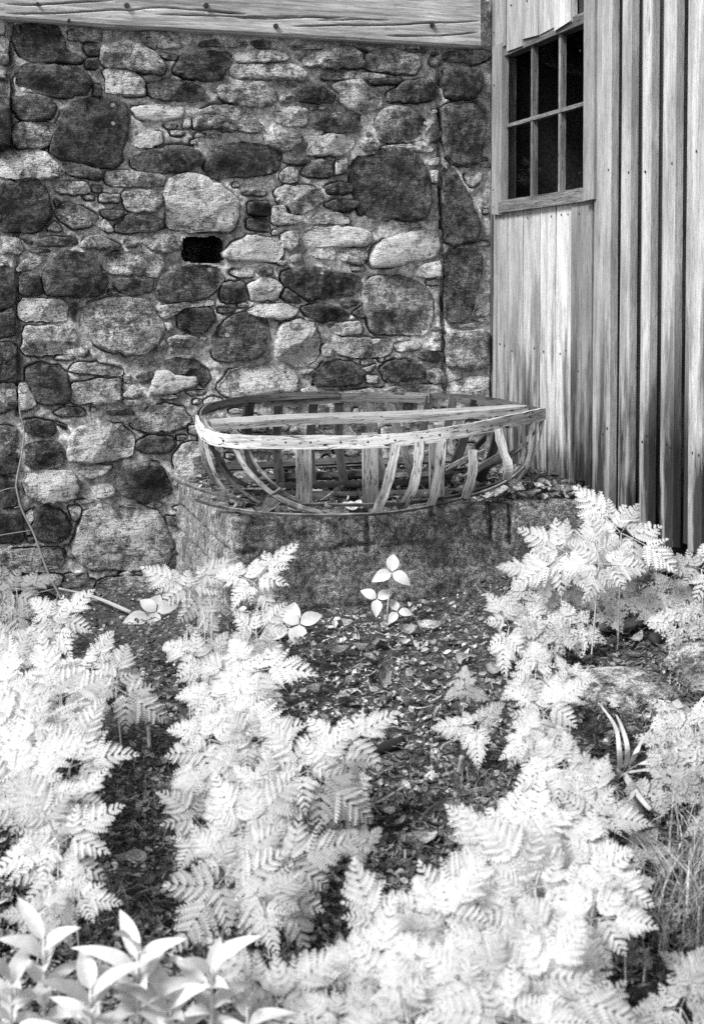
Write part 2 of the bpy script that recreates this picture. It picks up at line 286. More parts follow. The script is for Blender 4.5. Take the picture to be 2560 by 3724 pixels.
# ---------------------------------------------------------------- the stone wall
# stones traced from the photograph: crop ; tone ; outline (crop pixels); a pixel gives the place on the wall plane
CROPS = dict(A=(0, 0, 1.7733), B=(850, 0, 1.596), D=(0, 800, 1.7733), E=(0, 1600, 1.7733), F=(850, 800, 1.596))
STONES = '''A .07 90,170 200,135 380,165 430,250 410,330 520,360 545,405 330,410 150,380 95,300
A .08 95,440 160,405 330,420 540,432 590,530 560,610 430,638 250,600 90,580
A .13 80,612 230,608 345,642 370,720 280,790 130,765 80,690
A .15 432,190 560,180 665,195 660,273 440,266
A .13 545,290 640,290 645,350 580,360 545,320
A .2 655,300 750,255 880,265 1000,340 1085,440 1040,485 880,460 700,436 650,400
A .22 905,200 1040,195 1175,215 1160,310 1060,318 990,315 920,260
A .15 1000,332 1150,350 1140,385 1060,375
A .1 1180,350 1300,325 1490,330 1500,400 1470,470 1420,520 1300,525 1120,470 1140,420
A .5 660,442 760,442 900,477 930,520 950,620 680,605 680,520
A .13 555,380 630,375 625,440 560,445
A .13 605,540 660,550 655,620 605,620
A .12 955,540 1080,510 1280,540 1330,600 1310,650 1100,655 965,625
A .075 420,690 560,625 740,635 835,700 835,850 800,950 775,1060 700,1085 420,1030 345,1010 325,930 360,800
A .5 842,690 1000,670 1190,680 1180,760 1060,790 910,770
A .3 1185,742 1235,742 1230,825 1180,820
A .2 1245,720 1400,670 1560,690 1650,740 1695,820 1640,870 1480,840 1240,830
A .18 90,792 180,782 360,794 350,830 315,960 90,950
A .36 0,1000 60,965 290,970 330,1020 410,1090 405,1145 250,1155 0,1150
A .12 415,1055 520,1060 640,1092 680,1120 640,1165 420,1120
A .27 685,1107 760,1092 1080,1132 1080,1190 1050,1203 685,1200
A .07 0,1172 230,1167 320,1220 335,1360 300,1450 230,1500 0,1500
A .27 350,1192 400,1164 560,1172 590,1240 540,1255 360,1245
A .2 598,1190 664,1202 654,1238 600,1240
A .25 650,1245 780,1252 770,1308 640,1300
A .2 790,1232 880,1217 1040,1240 1050,1330 1000,1370 850,1370 800,1320
A .09 820,1387 1040,1392 1070,1470 1000,1500 760,1500 740,1450 800,1424
A .15 430,1300 540,1330 600,1370 650,1400 600,1460 480,1475 420,1440 350,1370
A .12 350,1280 400,1310 370,1335
A .12 655,1362 740,1347 800,1362 790,1400 720,1420 660,1390
A .22 300,1480 350,1418 410,1480 380,1495
A .25 630,1460 680,1405 745,1490 700,1500
A .34 1085,1150 1180,1115 1300,1122 1440,1210 1545,1290 1540,1380 1500,1500 1200,1490 1080,1470 1062,1230
A .07 1330,1000 1400,942 1520,922 1700,925 1810,972 1825,1020 1780,1110 1650,1140 1400,1155 1330,1130
A .11 848,1012 950,962 1150,932 1290,962 1300,1050 1220,1108 1060,1120 900,1090 845,1060
A .3 860,900 930,842 1040,850 1060,918 1000,950 880,955
A .25 1260,860 1340,852 1330,885 1260,885
A .25 1350,860 1440,857 1430,890 1350,890
A .12 1290,265 1400,245 1440,300 1280,300
A .2 1445,260 1600,262 1600,300 1445,305
A .38 1515,340 1690,322 1860,330 1855,395 1690,405 1525,405
A .28 1510,412 1700,408 1900,412 1985,470 1980,520 1800,515 1500,505 1490,440
A .2 1380,570 1500,520 1700,527 1780,590 1790,650 1740,690 1600,690 1450,650
A .1 0,482 65,482 75,940 30,975 0,970 -60,960 -60,490
A .25 -60,230 60,240 60,410 -60,410
A .45 -60,40 30,40 34,222 -60,222
D .22 0,102 120,112 165,185 130,225 0,218
D .12 125,108 220,132 210,160 170,150
D .12 225,132 320,107 480,117 510,140 460,170 240,175
D .12 170,180 330,187 330,210 210,210
D .15 520,180 550,112 640,92 730,132 810,190 700,195
D .2 905,132 1000,92 1100,82 1175,132 1170,190 1100,215 1000,200 940,165
D .15 815,137 900,137 890,180 815,180
D .07 285,300 350,225 450,200 560,215 640,270 690,370 690,440 640,490 500,498 300,480 270,400
D .2 110,320 150,252 240,227 320,227 260,290 200,330 120,335
D .1 130,350 270,347 270,480 190,490 130,470
D .1 -60,290 60,290 100,330 100,540 0,590 -60,590
D .09 -60,602 0,602 100,562 100,740 0,760 -60,760
D .12 -60,790 105,792 110,1020 0,1050 -60,1050
D .16 -60,1062 110,1052 120,1200 0,1260 -60,1260
D .22 690,212 820,195 980,212 1070,242 1050,330 1010,370 860,363 720,350 690,300
D .12 725,392 790,364 900,377 1000,382 990,460 900,485 790,480
D .12 1010,430 1060,342 1180,297 1340,287 1430,330 1440,400 1380,480 1230,530 1090,540 1010,510
D .07 1445,402 1580,392 1590,530 1445,535 1430,470
D .42 120,507 350,507 440,522 440,650 350,655 125,650
D .28 150,690 300,682 480,682 500,760 490,850 300,880 150,870
D .1 455,542 500,522 500,600 480,670 446,600
D .18 520,580 600,522 780,492 950,512 1000,590 1070,690 1050,760 960,860 820,870 650,830 560,740 530,660
D .27 1004,562 1060,547 1370,512 1390,550 1180,566 1110,630 1050,640
D .065 1132,612 1180,578 1370,568 1395,640 1330,735 1150,705
D .3 1060,662 1110,652 1130,700 1090,720
D .22 1080,762 1180,732 1290,762 1270,820 1100,820
D .25 1000,820 1068,762 1070,820 1020,860
D .13 1420,680 1500,622 1600,592 1700,612 1740,680 1710,850 1650,900 1450,905 1372,900 1380,780
D .1 180,950 260,922 420,962 440,1040 465,1100 430,1180 350,1195 245,1190 172,1050
D .32 120,1052 174,1042 238,1190 200,1225 120,1230
D .28 490,917 640,922 790,962 795,1010 640,1000 440,980
D .19 470,1060 620,1028 790,1024 780,1180 640,1190 460,1190 455,1120
D .4 780,1140 860,1057 940,1120 910,1150
D .2 790,1157 920,1157 920,1190 810,1200
D .6 960,1100 1010,982 1080,962 1150,1002 1280,1012 1290,1060 1150,1110 980,1130
D .15 800,1002 850,992 840,1055 805,1050
D .08 875,1002 1000,972 960,1060 900,1050
D .09 1060,900 1200,882 1340,962 1360,1030 1310,1090 1284,1005 1150,995 1080,950
D .18 345,1242 420,1204 540,1212 560,1260 400,1275
D .1 680,1232 860,1218 870,1260 700,1260
D .2 870,1290 950,1222 1050,1184 1180,1212 1240,1290 1200,1340 1080,1370 900,1360 840,1330
D .1 140,1302 230,1282 340,1302 370,1370 320,1405 220,1400 150,1350
D .07 360,1302 440,1332 430,1365
D .34 440,1400 520,1332 640,1294 780,1322 870,1392 880,1450 850,1520 700,1560 440,1570 430,1500
D .1 887,1432 960,1394 1100,1394 1150,1450 1080,1510 960,1510 890,1480
D .22 1130,1502 1200,1442 1320,1432 1450,1560 1450,1690 1340,1720 1170,1700 1130,1615
D .13 160,1450 260,1422 400,1442 420,1560 400,1600 200,1610 165,1560
D .15 -60,1330 120,1332 130,1590 -60,1590
E .3 165,212 260,192 460,197 510,290 500,370 400,405 230,400 160,330
E .32 480,172 600,164 740,167 680,230 560,260
E .075 740,232 800,172 900,142 1050,152 1080,260 1110,310 1050,380 950,400 830,380 760,320
E .25 570,292 700,272 750,312 740,360 640,390
E .07 -60,30 115,20 125,220 -60,225
E .06 -60,232 110,230 120,430 -60,440
E .06 -60,444 150,444 160,660 -60,680
E .3 170,472 215,452 230,500 200,550 170,520
E .07 225,452 330,422 430,482 460,570 430,640 330,665 230,640 212,560
E .28 490,590 560,452 700,418 900,422 1030,472 1090,600 1130,670 1110,770 1020,830 800,840 600,845 510,800 470,700
E .17 420,692 460,692 490,760 480,780 440,760
E .22 -60,722 130,707 400,694 410,820 300,850 -60,860
E .15 420,872 560,852 570,895 440,900
E .14 -60,880 400,864 400,950 100,980 -60,970
E .13 405,918 620,904 610,945 410,960
E .17 600,960 680,892 850,884 1050,902 1070,960 900,1030 650,1010
E .2 770,870 830,846 870,870 830,892
E .1 430,1050 560,1002 650,1040 640,1100 430,1115
E .13 1070,492 1150,502 1150,560 1090,560
E .13 1132,742 1165,732 1160,830 1070,850
E .17 440,432 530,432 520,500 480,530
E .1 -60,1000 300,990 400,1060 380,1180 -60,1180
B .15 325,267 420,252 520,262 510,287 330,287
B .17 360,322 430,302 530,292 560,274 690,267 750,322 755,395 560,400 410,385
B .17 772,302 900,282 1000,292 1080,332 1100,380 1040,430 900,420 765,400
B .16 692,265 850,272 850,297 750,292
B .13 1005,280 1110,277 1110,302 1020,302
B .14 1218,300 1360,282 1500,302 1480,345 1390,370 1222,357
B .085 1218,392 1300,382 1440,402 1430,540 1380,580 1250,570 1218,520
B .095 1215,612 1300,595 1460,602 1455,800 1430,950 1330,970 1230,930 1215,800
B .075 1215,962 1290,982 1340,1080 1390,1210 1425,1280 1420,1380 1330,1425 1220,1420
B .22 1340,1012 1450,992 1440,1050 1380,1090
B .28 510,422 700,412 900,432 880,460 520,465
B .13 780,462 980,452 975,485 800,490
B .11 900,532 1000,472 1100,454 1170,482 1185,550 1120,590 960,590 895,590
B .24 560,502 650,458 750,458 790,512 870,552 860,620 780,660 680,640 605,590 614,540
B .075 360,560 400,512 500,494 590,542 590,590 480,605 370,590
B .25 265,562 352,552 355,590 270,600
B .24 230,640 300,612 420,617 440,680 430,735 300,735 235,690
B .12 450,720 540,664 640,649 735,654 740,720 720,765 600,770 480,745
B .15 830,660 900,617 1000,612 1100,672 1145,750 1100,810 960,830 850,820 822,740
B .06 1150,722 1195,704 1190,820 1134,830
B .18 165,782 280,764 400,774 405,810 320,890 200,850
B .3 440,792 560,774 700,794 705,850 640,903 425,903 434,840
B .25 728,832 800,794 838,832 838,870 760,885
B .22 850,852 1000,832 1170,852 1165,885 900,885
B .085 680,932 800,894 960,842 1060,882 1110,952 1135,1040 1140,1200 1100,1270 900,1280 760,1270 720,1180 690,1040
B .13 300,922 440,912 450,940 380,960 300,945
B .15 400,1000 430,932 575,922 575,1025 420,1025
B .28 592,932 656,914 658,1000 592,1020
B .25 270,1002 320,964 380,982 375,1050 320,1070 280,1050
B .22 230,1112 270,1077 420,1072 515,1112 515,1170 460,1220 360,1235 280,1190
B .1 530,1082 600,1054 690,1064 690,1110 620,1130 550,1120
B .1 530,1182 600,1154 720,1162 735,1190 660,1230 570,1220
B .05 84,1172 208,1162 208,1255 90,1250
B .1 80,1267 200,1267 215,1345 80,1330
B .33 222,1202 290,1184 320,1242 400,1252 410,1290 340,1303 222,1303
B .36 430,1290 500,1234 620,1234 680,1272 670,1300 450,1300
B .17 50,1130 130,1097 195,1102 180,1140
B .28 1140,922 1195,912 1190,960 1134,960
B .28 1142,987 1190,987 1185,1060 1150,1060
F .46 -60,200 0,122 100,87 200,97 280,142 298,190 260,245 120,240 0,240
F .33 275,92 330,57 385,92 380,140 330,185 285,160
F .52 410,72 450,42 700,37 780,62 820,112 760,155 600,155 400,155 392,110
F .19 600,177 700,162 770,167 780,220 740,265 620,235
F .36 440,192 595,172 588,235 480,225
F .36 330,212 398,172 398,235 340,250
F .42 812,152 900,102 1050,62 1190,54 1200,210 1000,250 930,275 800,275 788,230
F .075 285,312 340,272 500,272 680,312 745,352 740,410 640,450 420,465 330,400 280,350
F .46 90,372 150,338 260,344 285,380 262,468 110,470 87,420
F .1 272,450 312,398 370,432 400,480 330,480
F .42 75,530 150,488 300,484 380,512 370,550 290,580 130,560
F .1 395,512 480,478 580,492 670,542 650,580 500,590 420,550
F .13 610,480 680,457 750,462 690,510 650,515
F .15 690,540 760,492 770,560 730,570
F .16 770,362 860,322 1000,332 1120,392 1165,472 1150,600 1120,670 960,665 820,660 772,580 754,440
F .4 1040,292 1110,252 1205,234 1205,330 1130,340 1050,320
F .32 540,602 740,584 750,660 600,670
F .38 510,742 540,717 570,742 560,790 520,795
F .27 580,692 720,682 910,692 920,760 880,795 700,800 590,780
F .25 930,722 1080,692 1090,750 960,770
F .33 245,702 280,602 380,572 470,602 500,702 490,790 440,850 330,840 250,800
F .075 460,920 500,852 560,817 650,812 740,852 770,920 720,960 570,970 480,970
F .17 752,862 830,834 804,880 774,885
F .06 850,862 920,812 1040,807 1110,862 1080,920 960,945 870,930
F .08 1060,792 1120,754 1220,762 1220,820 1140,830
F .15 1114,882 1200,852 1245,940 1170,955 1112,920
F .33 -90,970 0,862 100,852 350,852 380,950 360,1000 200,1010 40,1045 -60,1020
F .33 390,982 480,962 490,1000 400,1010
F .15 510,982 700,992 1000,952 1220,962 1210,1040 520,1040
F .1 1228,152 1440,162 1440,300 1400,450 1380,570 1232,600 1228,350
F .18 1232,642 1480,632 1480,860 1350,870 1234,850
F .28 1252,932 1480,892 1480,1050 1250,1040
F .28 1120,352 1190,347 1190,377 1130,382
F .28 385,872 470,862 450,900 390,900
F .22 772,902 840,902 840,950 780,950'''
def chaikin(P, r=.22):
    out = []
    for i in range(len(P)):
        a, b = np.array(P[i]), np.array(P[(i + 1) % len(P)]); out += [a * (1 - r) + b * r, a * r + b * (1 - r)]
    return out
def resample(P, n):
    P = np.array(P + [P[0]]) if isinstance(P, list) else np.vstack([P, P[:1]]); L = np.r_[0, np.cumsum(np.linalg.norm(np.diff(P, axis=0), axis=1))]
    q = np.linspace(0, L[-1], n, endpoint=False); return np.stack([np.interp(q, L, P[:, 0]), np.interp(q, L, P[:, 1])], 1)
GS, GZ = 0.008, 0.008
S0, S1, Z0, Z1 = -1.7, 4.0, -0.35, 3.6
gs = np.arange(S0, S1, GS); gzz = np.arange(Z0, Z1, GZ); SS, ZZ = np.meshgrid(gs, gzz)
DIST = np.full(SS.shape, 9.0)
def stamp(P):
    lo = P.min(0) - .12; hi = P.max(0) + .12
    i0, i1 = np.searchsorted(gs, [lo[0], hi[0]]); j0, j1 = np.searchsorted(gzz, [lo[1], hi[1]])
    if i1 <= i0 or j1 <= j0: return
    X = SS[j0:j1, i0:i1]; Y = ZZ[j0:j1, i0:i1]; d = np.full(X.shape, 9.0); ins = np.zeros(X.shape, bool); n = len(P)
    for k in range(n):
        a, b = P[k], P[(k + 1) % n]; e = b - a; L = e @ e + 1e-12; t = np.clip(((X - a[0]) * e[0] + (Y - a[1]) * e[1]) / L, 0, 1)
        d = np.minimum(d, np.hypot(X - a[0] - t * e[0], Y - a[1] - t * e[1]))
        c = ((a[1] > Y) != (b[1] > Y)) & (X < (b[0] - a[0]) * (Y - a[1]) / (b[1] - a[1] + 1e-12) + a[0]); ins ^= c
    d = np.where(ins, -d, d); DIST[j0:j1, i0:i1] = np.minimum(DIST[j0:j1, i0:i1], d)
outlines = []
for line in STONES.split('\n'):
    w = line.split(); ox, oy, sc = CROPS[w[0]]
    P = [wall_sz(ox + float(a.split(',')[0]) / sc, oy + float(a.split(',')[1]) / sc) for a in w[2:]]
    P = chaikin(P, .15) if len(P) > 4 else chaikin(P, .12)
    P = resample(P, 34); c = P.mean(0); P = c + (P - c) * 1.03
    ar = .5 * abs(np.dot(P[:, 0], np.roll(P[:, 1], 1)) - np.dot(P[:, 1], np.roll(P[:, 0], 1)))
    r2 = random.Random(len(outlines)); am = .017 * min(1, math.sqrt(ar) / .2)
    dv = P - c; ln = np.linalg.norm(dv, axis=1, keepdims=True) + 1e-9
    jit = np.array([mnoise.noise(Vector((p[0] * 24, p[1] * 24, len(outlines)))) + .5 * mnoise.noise(Vector((p[0] * 60, p[1] * 60, len(outlines)))) for p in P])[:, None]
    P = P + dv / ln * jit * am; tn = float(w[1]); stamp(P); outlines.append((P, tn * (.75 if tn < .14 else 1.5 if tn < .3 else 1.85), ar))
n_traced = len(outlines)
NICHE = [wall_sz(x, y) for x, y in ((662, 852), (822, 962))]     # an open putlog hole
NS0, NS1 = sorted((NICHE[0][0], NICHE[1][0])); NZ0, NZ1 = sorted((NICHE[0][1], NICHE[1][1]))
stamp(np.array([(NS0, NZ0), (NS1, NZ0), (NS1, NZ1), (NS0, NZ1)]))
# courses beyond the photo's edges, and chinking stones wherever the mortar joints are wide
def blob(cs, cz, a, b, n=22, seed=0, ex=2.6):
    r2 = random.Random(seed); ph = r2.random() * 6; out = []
    for k in range(n):
        t = 2 * math.pi * k / n; c, s_ = math.cos(t), math.sin(t); q = 1 + .09 * math.sin(3 * t + ph) + .07 * math.sin(5 * t + ph * 2) + .06 * (r2.random() - .5)
        out.append((cs + a * q * math.copysign(abs(c) ** (2 / ex), c), cz + b * q * math.copysign(abs(s_) ** (2 / ex), s_)))
    return np.array(out)
ds0 = DIST.shape
def fill(count, rmin, rmax, smin, smax, zmin, zmax, tones, asp, seed):
    r2 = random.Random(seed); got = 0; tries = 0
    while got < count and tries < 6000:
        tries += 1; s = r2.uniform(smin, smax); z = r2.uniform(zmin, zmax); i = int((s - S0) / GS); j = int((z - Z0) / GZ)
        if not (0 <= i < ds0[1] and 0 <= j < ds0[0]): continue
        d = DIST[j, i]
        if d < rmin: continue
        b = min(d * .95, rmax); a = b * r2.uniform(1.0, asp)
        P = blob(s, z, a, b, 18, r2.randrange(9999)); ii = np.clip(((P[:, 0] - S0) / GS).astype(int), 0, ds0[1] - 1); jj = np.clip(((P[:, 1] - Z0) / GZ).astype(int), 0, ds0[0] - 1)
        if DIST[jj, ii].min() < .004: continue
        stamp(P); outlines.append((P, r2.choice(tones), math.pi * a * b)); got += 1
fill(34, .05, .13, 2.86, 3.9, 0, 2.95, (.08, .1, .15, .2, .3), 1.7, 3)
fill(14, .05, .13, -1.5, -.1, .6, 3.3, (.08, .1, .15, .2), 1.7, 4)
fill(16, .012, .05, 0.1, 2.8, .05, 2.95, (.1, .16, .25, .3), 2.4, 5)
fill(46, .010, .026, 0.05, 2.8, .05, 2.98, (.1, .15, .3, .45, .55), 2.6, 6)
n_parts = len(outlines); fill(150, .006, .014, 0.03, 2.85, .05, 2.98, (.1, .2, .35, .5, .6), 4.0, 8)

stone_wall = empty('stone_wall', wp(1.4, 0, 0)); tag(stone_wall, 'old fieldstone wall of mixed dark and pale stones in crumbling mortar', 'wall')
def make_mortar():
    h = .012 * fbm(SS * 7, ZZ * 7, 4, 2) + .010 * fbm(SS * 30, ZZ * 30, 3, 4)
    gap = sstep(.003 + .014 * vnoise(SS * 13, ZZ * 13, 2), -.001, DIST) * sstep(-.02, .10, fbm(SS * 5 + 3, ZZ * 5, 3, 6)); h = h - .050 * gap
    h = h + .001; h = np.where(DIST < -.010 - .022 * np.clip(fbm(SS * 9, ZZ * 9, 3, 3) + .25, 0, 1), -.06, h)
    cr = [(1603, 240), (1600, 480), (1606, 760), (1612, 1000), (1622, 1440)]            # straight joint up the right side
    cr2 = [(38, 90), (44, 540), (66, 900), (70, 1500)]
    for line, wd in ((cr, .012), (cr2, .014)):
        Q = np.array([wall_sz(*p) for p in line]); Q = Q[Q[:, 1].argsort()]; sx = np.interp(ZZ, Q[:, 1], Q[:, 0]) + .006 * fbm(ZZ * 20, ZZ * 0, 3, 1)
        on = (ZZ > Q[0, 1] - .02) & (ZZ < Q[-1, 1] + .02); h = h - .05 * np.exp(-((SS - sx) / wd) ** 2) * on
    P = np.array([CX, CYW]) + SS[..., None] * np.array(ES[:2]) + h[..., None] * np.array(NW[:2]); V = np.concatenate([P, ZZ[..., None]], -1).reshape(-1, 3)
    nx = len(gs); jj, ii = np.meshgrid(np.arange(len(gzz) - 1), np.arange(nx - 1), indexing='ij'); i = (jj * nx + ii)
    sm = (SS[:-1, :-1] + GS / 2); zm = ZZ[:-1, :-1] + GZ / 2; wob = .012 * fbm(sm * 14, zm * 14, 3, 5); keep = ~((np.abs((sm - (NS0 + NS1) / 2) / ((NS1 - NS0) / 2 + wob - .004)) ** 5 + np.abs((zm - (NZ0 + NZ1) / 2) / ((NZ1 - NZ0) / 2 + wob - .004)) ** 5) < 1); i = i[keep]
    Fc = np.stack([i, i + nx, i + nx + 1, i + 1], 1)
    under(mesh_obj('mortar', V.tolist(), Fc.tolist(), M['mortar'], smooth=True), stone_wall)
    V, Fc = box_pts(wp, NS0 - .01, NS1 + .01, NZ0 - .01, NZ1 + .01, -.45, -.012); under(mesh_obj('niche', V, [f for q, f in enumerate(Fc) if q != 1], M['stone'], tone=.09), stone_wall)
    V, Fc = box_pts(wp, S0, S1, Z0, Z1, -.5, -.47); under(mesh_obj('wall_core', V, Fc, M['mortar']), stone_wall)
make_mortar()
def make_chips(lst):                             # slivers too small to pick apart
    V, Fc = [], []; r2 = random.Random(2)
    for P, tone, ar in lst:
        b = len(V); n = len(P); c = P.mean(0); h = r2.uniform(.010, .022)
        for f, q in ((1, -.03), (.95, h * .7), (.6, h)): V += [wp(*(c + (p - c) * f), q + r2.uniform(-.002, .002)) for p in P]
        for k in range(2): Fc += [(b + k * n + i, b + k * n + (i + 1) % n, b + (k + 1) * n + (i + 1) % n, b + (k + 1) * n + i)[::-1] for i in range(n)]
        Fc.append(tuple(b + 2 * n + i for i in range(n))[::-1])
    o = mesh_obj('chinking_chips', V, Fc, M['stone'], tone=.3); under(o, stone_wall); o['kind'] = 'stuff'
def make_stone(P, tone, ar, idx):
    r2 = random.Random(idx + 100); c = P.mean(0); n = len(P); size = math.sqrt(ar)
    hh = min(.05, .018 + size * .11) * r2.uniform(.7, 1.35); tx, tz = r2.uniform(-.10, .10), r2.uniform(-.14, .06)
    rings = ((1.0, -.06), (1.0, .10), (.985, .5), (.955, .78), (.88, .93), (.68, 1.0), (.42, 1.03), (.18, 1.04)) if size > .05 else ((1.0, -.05), (.98, .35), (.86, .8), (.5, 1.0))
    V = []; Fc = []; T = []; rough = .10 * size * .35
    planes = [(r2.uniform(-.34, .34), r2.uniform(-.4, .4), hh * r2.uniform(.95, 1.35)) for _ in range(r2.choice((1, 2, 3, 4)))]
    for f, q in rings:
        for p in P:
            u = c + (p - c) * f; d = q if q < 0 else hh * q
            if q > .1:
                v3 = Vector((u[0] * 9, u[1] * 11, idx)); d += rough * mnoise.noise(v3) * q + .006 * mnoise.noise(v3 * 3.1) * min(1, size / .12) + .5 * rough * abs(mnoise.noise(v3 * 1.7)) * q
                d = min([d] + [h_ + a_ * (u[0] - c[0]) + b_ * (u[1] - c[1]) for a_, b_, h_ in planes]) if q > .3 else d
                d = max(d, .012 * min(1, q * 2)); d += (tx * (u[0] - c[0]) + tz * (u[1] - c[1])) * q
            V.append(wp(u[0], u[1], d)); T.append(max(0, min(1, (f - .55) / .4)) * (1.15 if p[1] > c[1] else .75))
    V.append(wp(c[0], c[1], min([hh + .3 * rough] + [h_ for a_, b_, h_ in planes]))); T.append(0); m = len(rings)
    for k in range(m - 1):
        for i in range(n):
            a = k * n + i; b = k * n + (i + 1) % n; Fc.append((a, a + n, b + n, b))
    for i in range(n): Fc.append(((m - 1) * n + i, len(V) - 1, (m - 1) * n + (i + 1) % n))
    pa = sum((P[i, 0] * P[(i + 1) % n, 1] - P[(i + 1) % n, 0] * P[i, 1]) for i in range(n))
    if pa < 0: Fc = [f[::-1] for f in Fc]
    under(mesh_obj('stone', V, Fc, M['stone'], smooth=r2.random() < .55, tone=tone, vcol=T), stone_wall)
print('stones', len(outlines))
for i, (P, tone, ar) in enumerate(outlines[:n_parts]): make_stone(P, tone, ar, i)
make_chips(outlines[n_parts:])

# ---------------------------------------------------------------- hewn beam across the top of the wall
def make_beam():
    s_r, z_b = wall_sz(1742, 172, .06); z0 = z_b; z1 = z0 + .36; s0, s1 = s_r, 4.0
    ns, nz = 620, 130; S = np.linspace(s0, s1, ns); T = np.linspace(0, 1, nz); SSb, TT = np.meshgrid(S, T)
    zb = z0 + .012 * fbm(SSb * 1.5, SSb * 0, 3, 3) + TT * (z1 - z0); d = .075 + .010 * fbm(SSb * 1.2, TT * 3, 3, 5) + .0012 * fbm(SSb * 5, TT * 40, 3, 2)
    cracks = [[(20, 50), (200, 50), (330, 42), (420, 36), (470, 38), (540, 28), (640, 30), (740, 38), (900, 54)], [(560, 52), (700, 55), (860, 60), (1000, 62), (1100, 60)],
              [(20, 17), (140, 18), (300, 8), (420, 2)], [(850, 66), (1000, 68), (1120, 63), (1250, 66)], [(1060, 97), (1250, 92), (1430, 92), (1560, 83), (1700, 80), (1745, 78)], [(1400, 132), (1600, 130), (1740, 118)], [(1150, 76), (1300, 70), (1420, 74)]]
    for cidx, line in enumerate(cracks):
        Q = np.array([wall_sz(x, y, .07) for x, y in line]); Q = Q[Q[:, 0].argsort()]; zc = np.interp(SSb, Q[:, 0], Q[:, 1]) + .003 * fbm(SSb * 14, SSb * 0, 3, cidx)
        e = (sstep(Q[0, 0] - .01, Q[0, 0] + .12, SSb) * sstep(Q[-1, 0] + .01, Q[-1, 0] - .12, SSb)); d = d - .040 * np.exp(-((zb - zc) / (.0022 + .0022 * vnoise(SSb * 5, SSb * 0 + cidx, 3))) ** 2) * e
    d = np.where(TT < .03, d - .012, d)
    P = np.array([CX, CYW]) + SSb[..., None] * np.array(ES[:2]) + d[..., None] * np.array(NW[:2]); V = np.concatenate([P, zb[..., None]], -1).reshape(-1, 3).tolist()
    i = (np.arange(nz - 1)[:, None] * ns + np.arange(ns - 1)[None]).ravel(); Fc = np.stack([i, i + ns, i + ns + 1, i + 1], 1).tolist()
    Uu = SSb.ravel(); Vv = zb.ravel(); UV = [(Uu[q], Vv[q]) for f in Fc for q in f]
    bk = len(V)                              # back row: bottom, right end and top faces
    for j in (0, nz - 1):
        for q in range(ns): p = V[j * ns + q]; V.append([p[0] - NW.x * .3, p[1] - NW.y * .3, p[2]])
    for q in range(ns - 1):
        Fc.append([q + 1, bk + q + 1, bk + q, q]); UV += [(S[q], z0)] * 2 + [(S[q], z0 + .1)] * 2
        a = (nz - 1) * ns + q; Fc.append([a, bk + ns + q, bk + ns + q + 1, a + 1]); UV += [(S[q], z1)] * 4
    Fc.append([j * ns for j in range(nz)] + [bk + ns, bk]); UV += [(0, 0)] * (nz + 2)
    root = empty('timber_beam', wp(1.4, z0, .06)); tag(root, 'long cracked hewn timber beam lying along the top of the stone wall', 'beam')
    under(mesh_obj('timber', V, Fc, M['beam'], None, UV, True, tone=.46), root)
    for x, y in ((462, 20), (750, 20), (1003, 95), (1571, 92), (252, 74), (138, 14)):
        s, z = wall_sz(x, y, .08); r0 = .014 if x > 300 else .008; pts = []; Fp = []
        for k in range(10): a = 2 * math.pi * k / 10; pts += [wp(s + r0 * math.cos(a), z + r0 * math.sin(a), .05), wp(s + r0 * math.cos(a), z + r0 * math.sin(a), .088)]
        for k in range(10): a = 2 * k; b = 2 * ((k + 1) % 10); Fp.append((a, a + 1, b + 1, b))
        Fp.append(tuple(range(1, 20, 2))); under(mesh_obj('peg', pts, Fp, M['iron']), root)
make_beam()

# ---------------------------------------------------------------- board wall on the right, with its window
barn = empty('board_wall', bp(1.4, .55, 0)); tag(barn, 'weathered wooden wall of upright boards and battens beside the stone wall', 'wall')
def board(name, t0, t1, z0, z1, d0, d1, tone, seed, mat='wood', root=barn, lean=0.0, ends=.006):
    r2 = random.Random(seed); n = 12; path = []
    for k in range(n):
        q = k / (n - 1); z = z0 + (z1 - z0) * q; path.append(bp((t0 + t1) / 2 + .002 * math.sin(q * 5 + seed) + lean * (1 - q), z, (d0 + d1) / 2 + .0015 * math.sin(q * 4 + seed * 2)))
    V, Fc, UV = ribbon(path, ET, t1 - t0, d1 - d0, rr=r2, jag=.02)
    for k in range(4): V[k] = V[k] + Vector((0, 0, r2.uniform(-ends, ends))); V[-1 - k] = V[-1 - k] + Vector((0, 0, r2.uniform(-ends, ends)))
    o = mesh_obj(name, V, Fc, M[mat], None, UV, tone=tone); under(o, root); return o
tt = lambda x, y=900, d=0.0: board_tz(x, y, d)[0]
edge = [tt(1792), tt(1806), tt(1846), tt(1902), tt(1963), tt(2021), tt(2083)]
btone = [.26, .32, .37, .42, .52, .60]  # tones rise rightwards: the dappled light below the window is painted in
for k in range(6):
    a, b = edge[k] + .005, edge[k + 1] - .005
    board('board', a, b, .60, 2.075, -.025, .0, btone[k], 10 + k)
    board('board', a, b, 2.985 + .012 * math.sin(k * 2.3), 3.75, -.02, .014 + .004 * (k % 2), btone[k] * .95, 30 + k, ends=.012)
board('board', tt(2083) + .003, tt(2160), .60, 2.10, -.02, .012, .22, 50)
board('casing_board', tt(1789, 500, .02), tt(1824, 500, .02), 2.055, 3.02, -.02, .022, .26, 51)
board('casing_board', tt(2119, 500, .052), tt(2158, 500, .052), 2.06, 3.75, -.02, .052, .26, 52)
board('board', edge[0] - .05, edge[0] - .006, .60, 3.7, -.06, .004, .12, 53)
bat = [(2184, 2221), (2258, 2292), (2334, 2365), (2413, 2455), (2512, 2562)]
D1, D2 = .036, .074
e2 = [tt(2160, 900, D1)] + [.5 * (tt(a, 900, D2) + tt(b, 900, D2)) for a, b in bat]
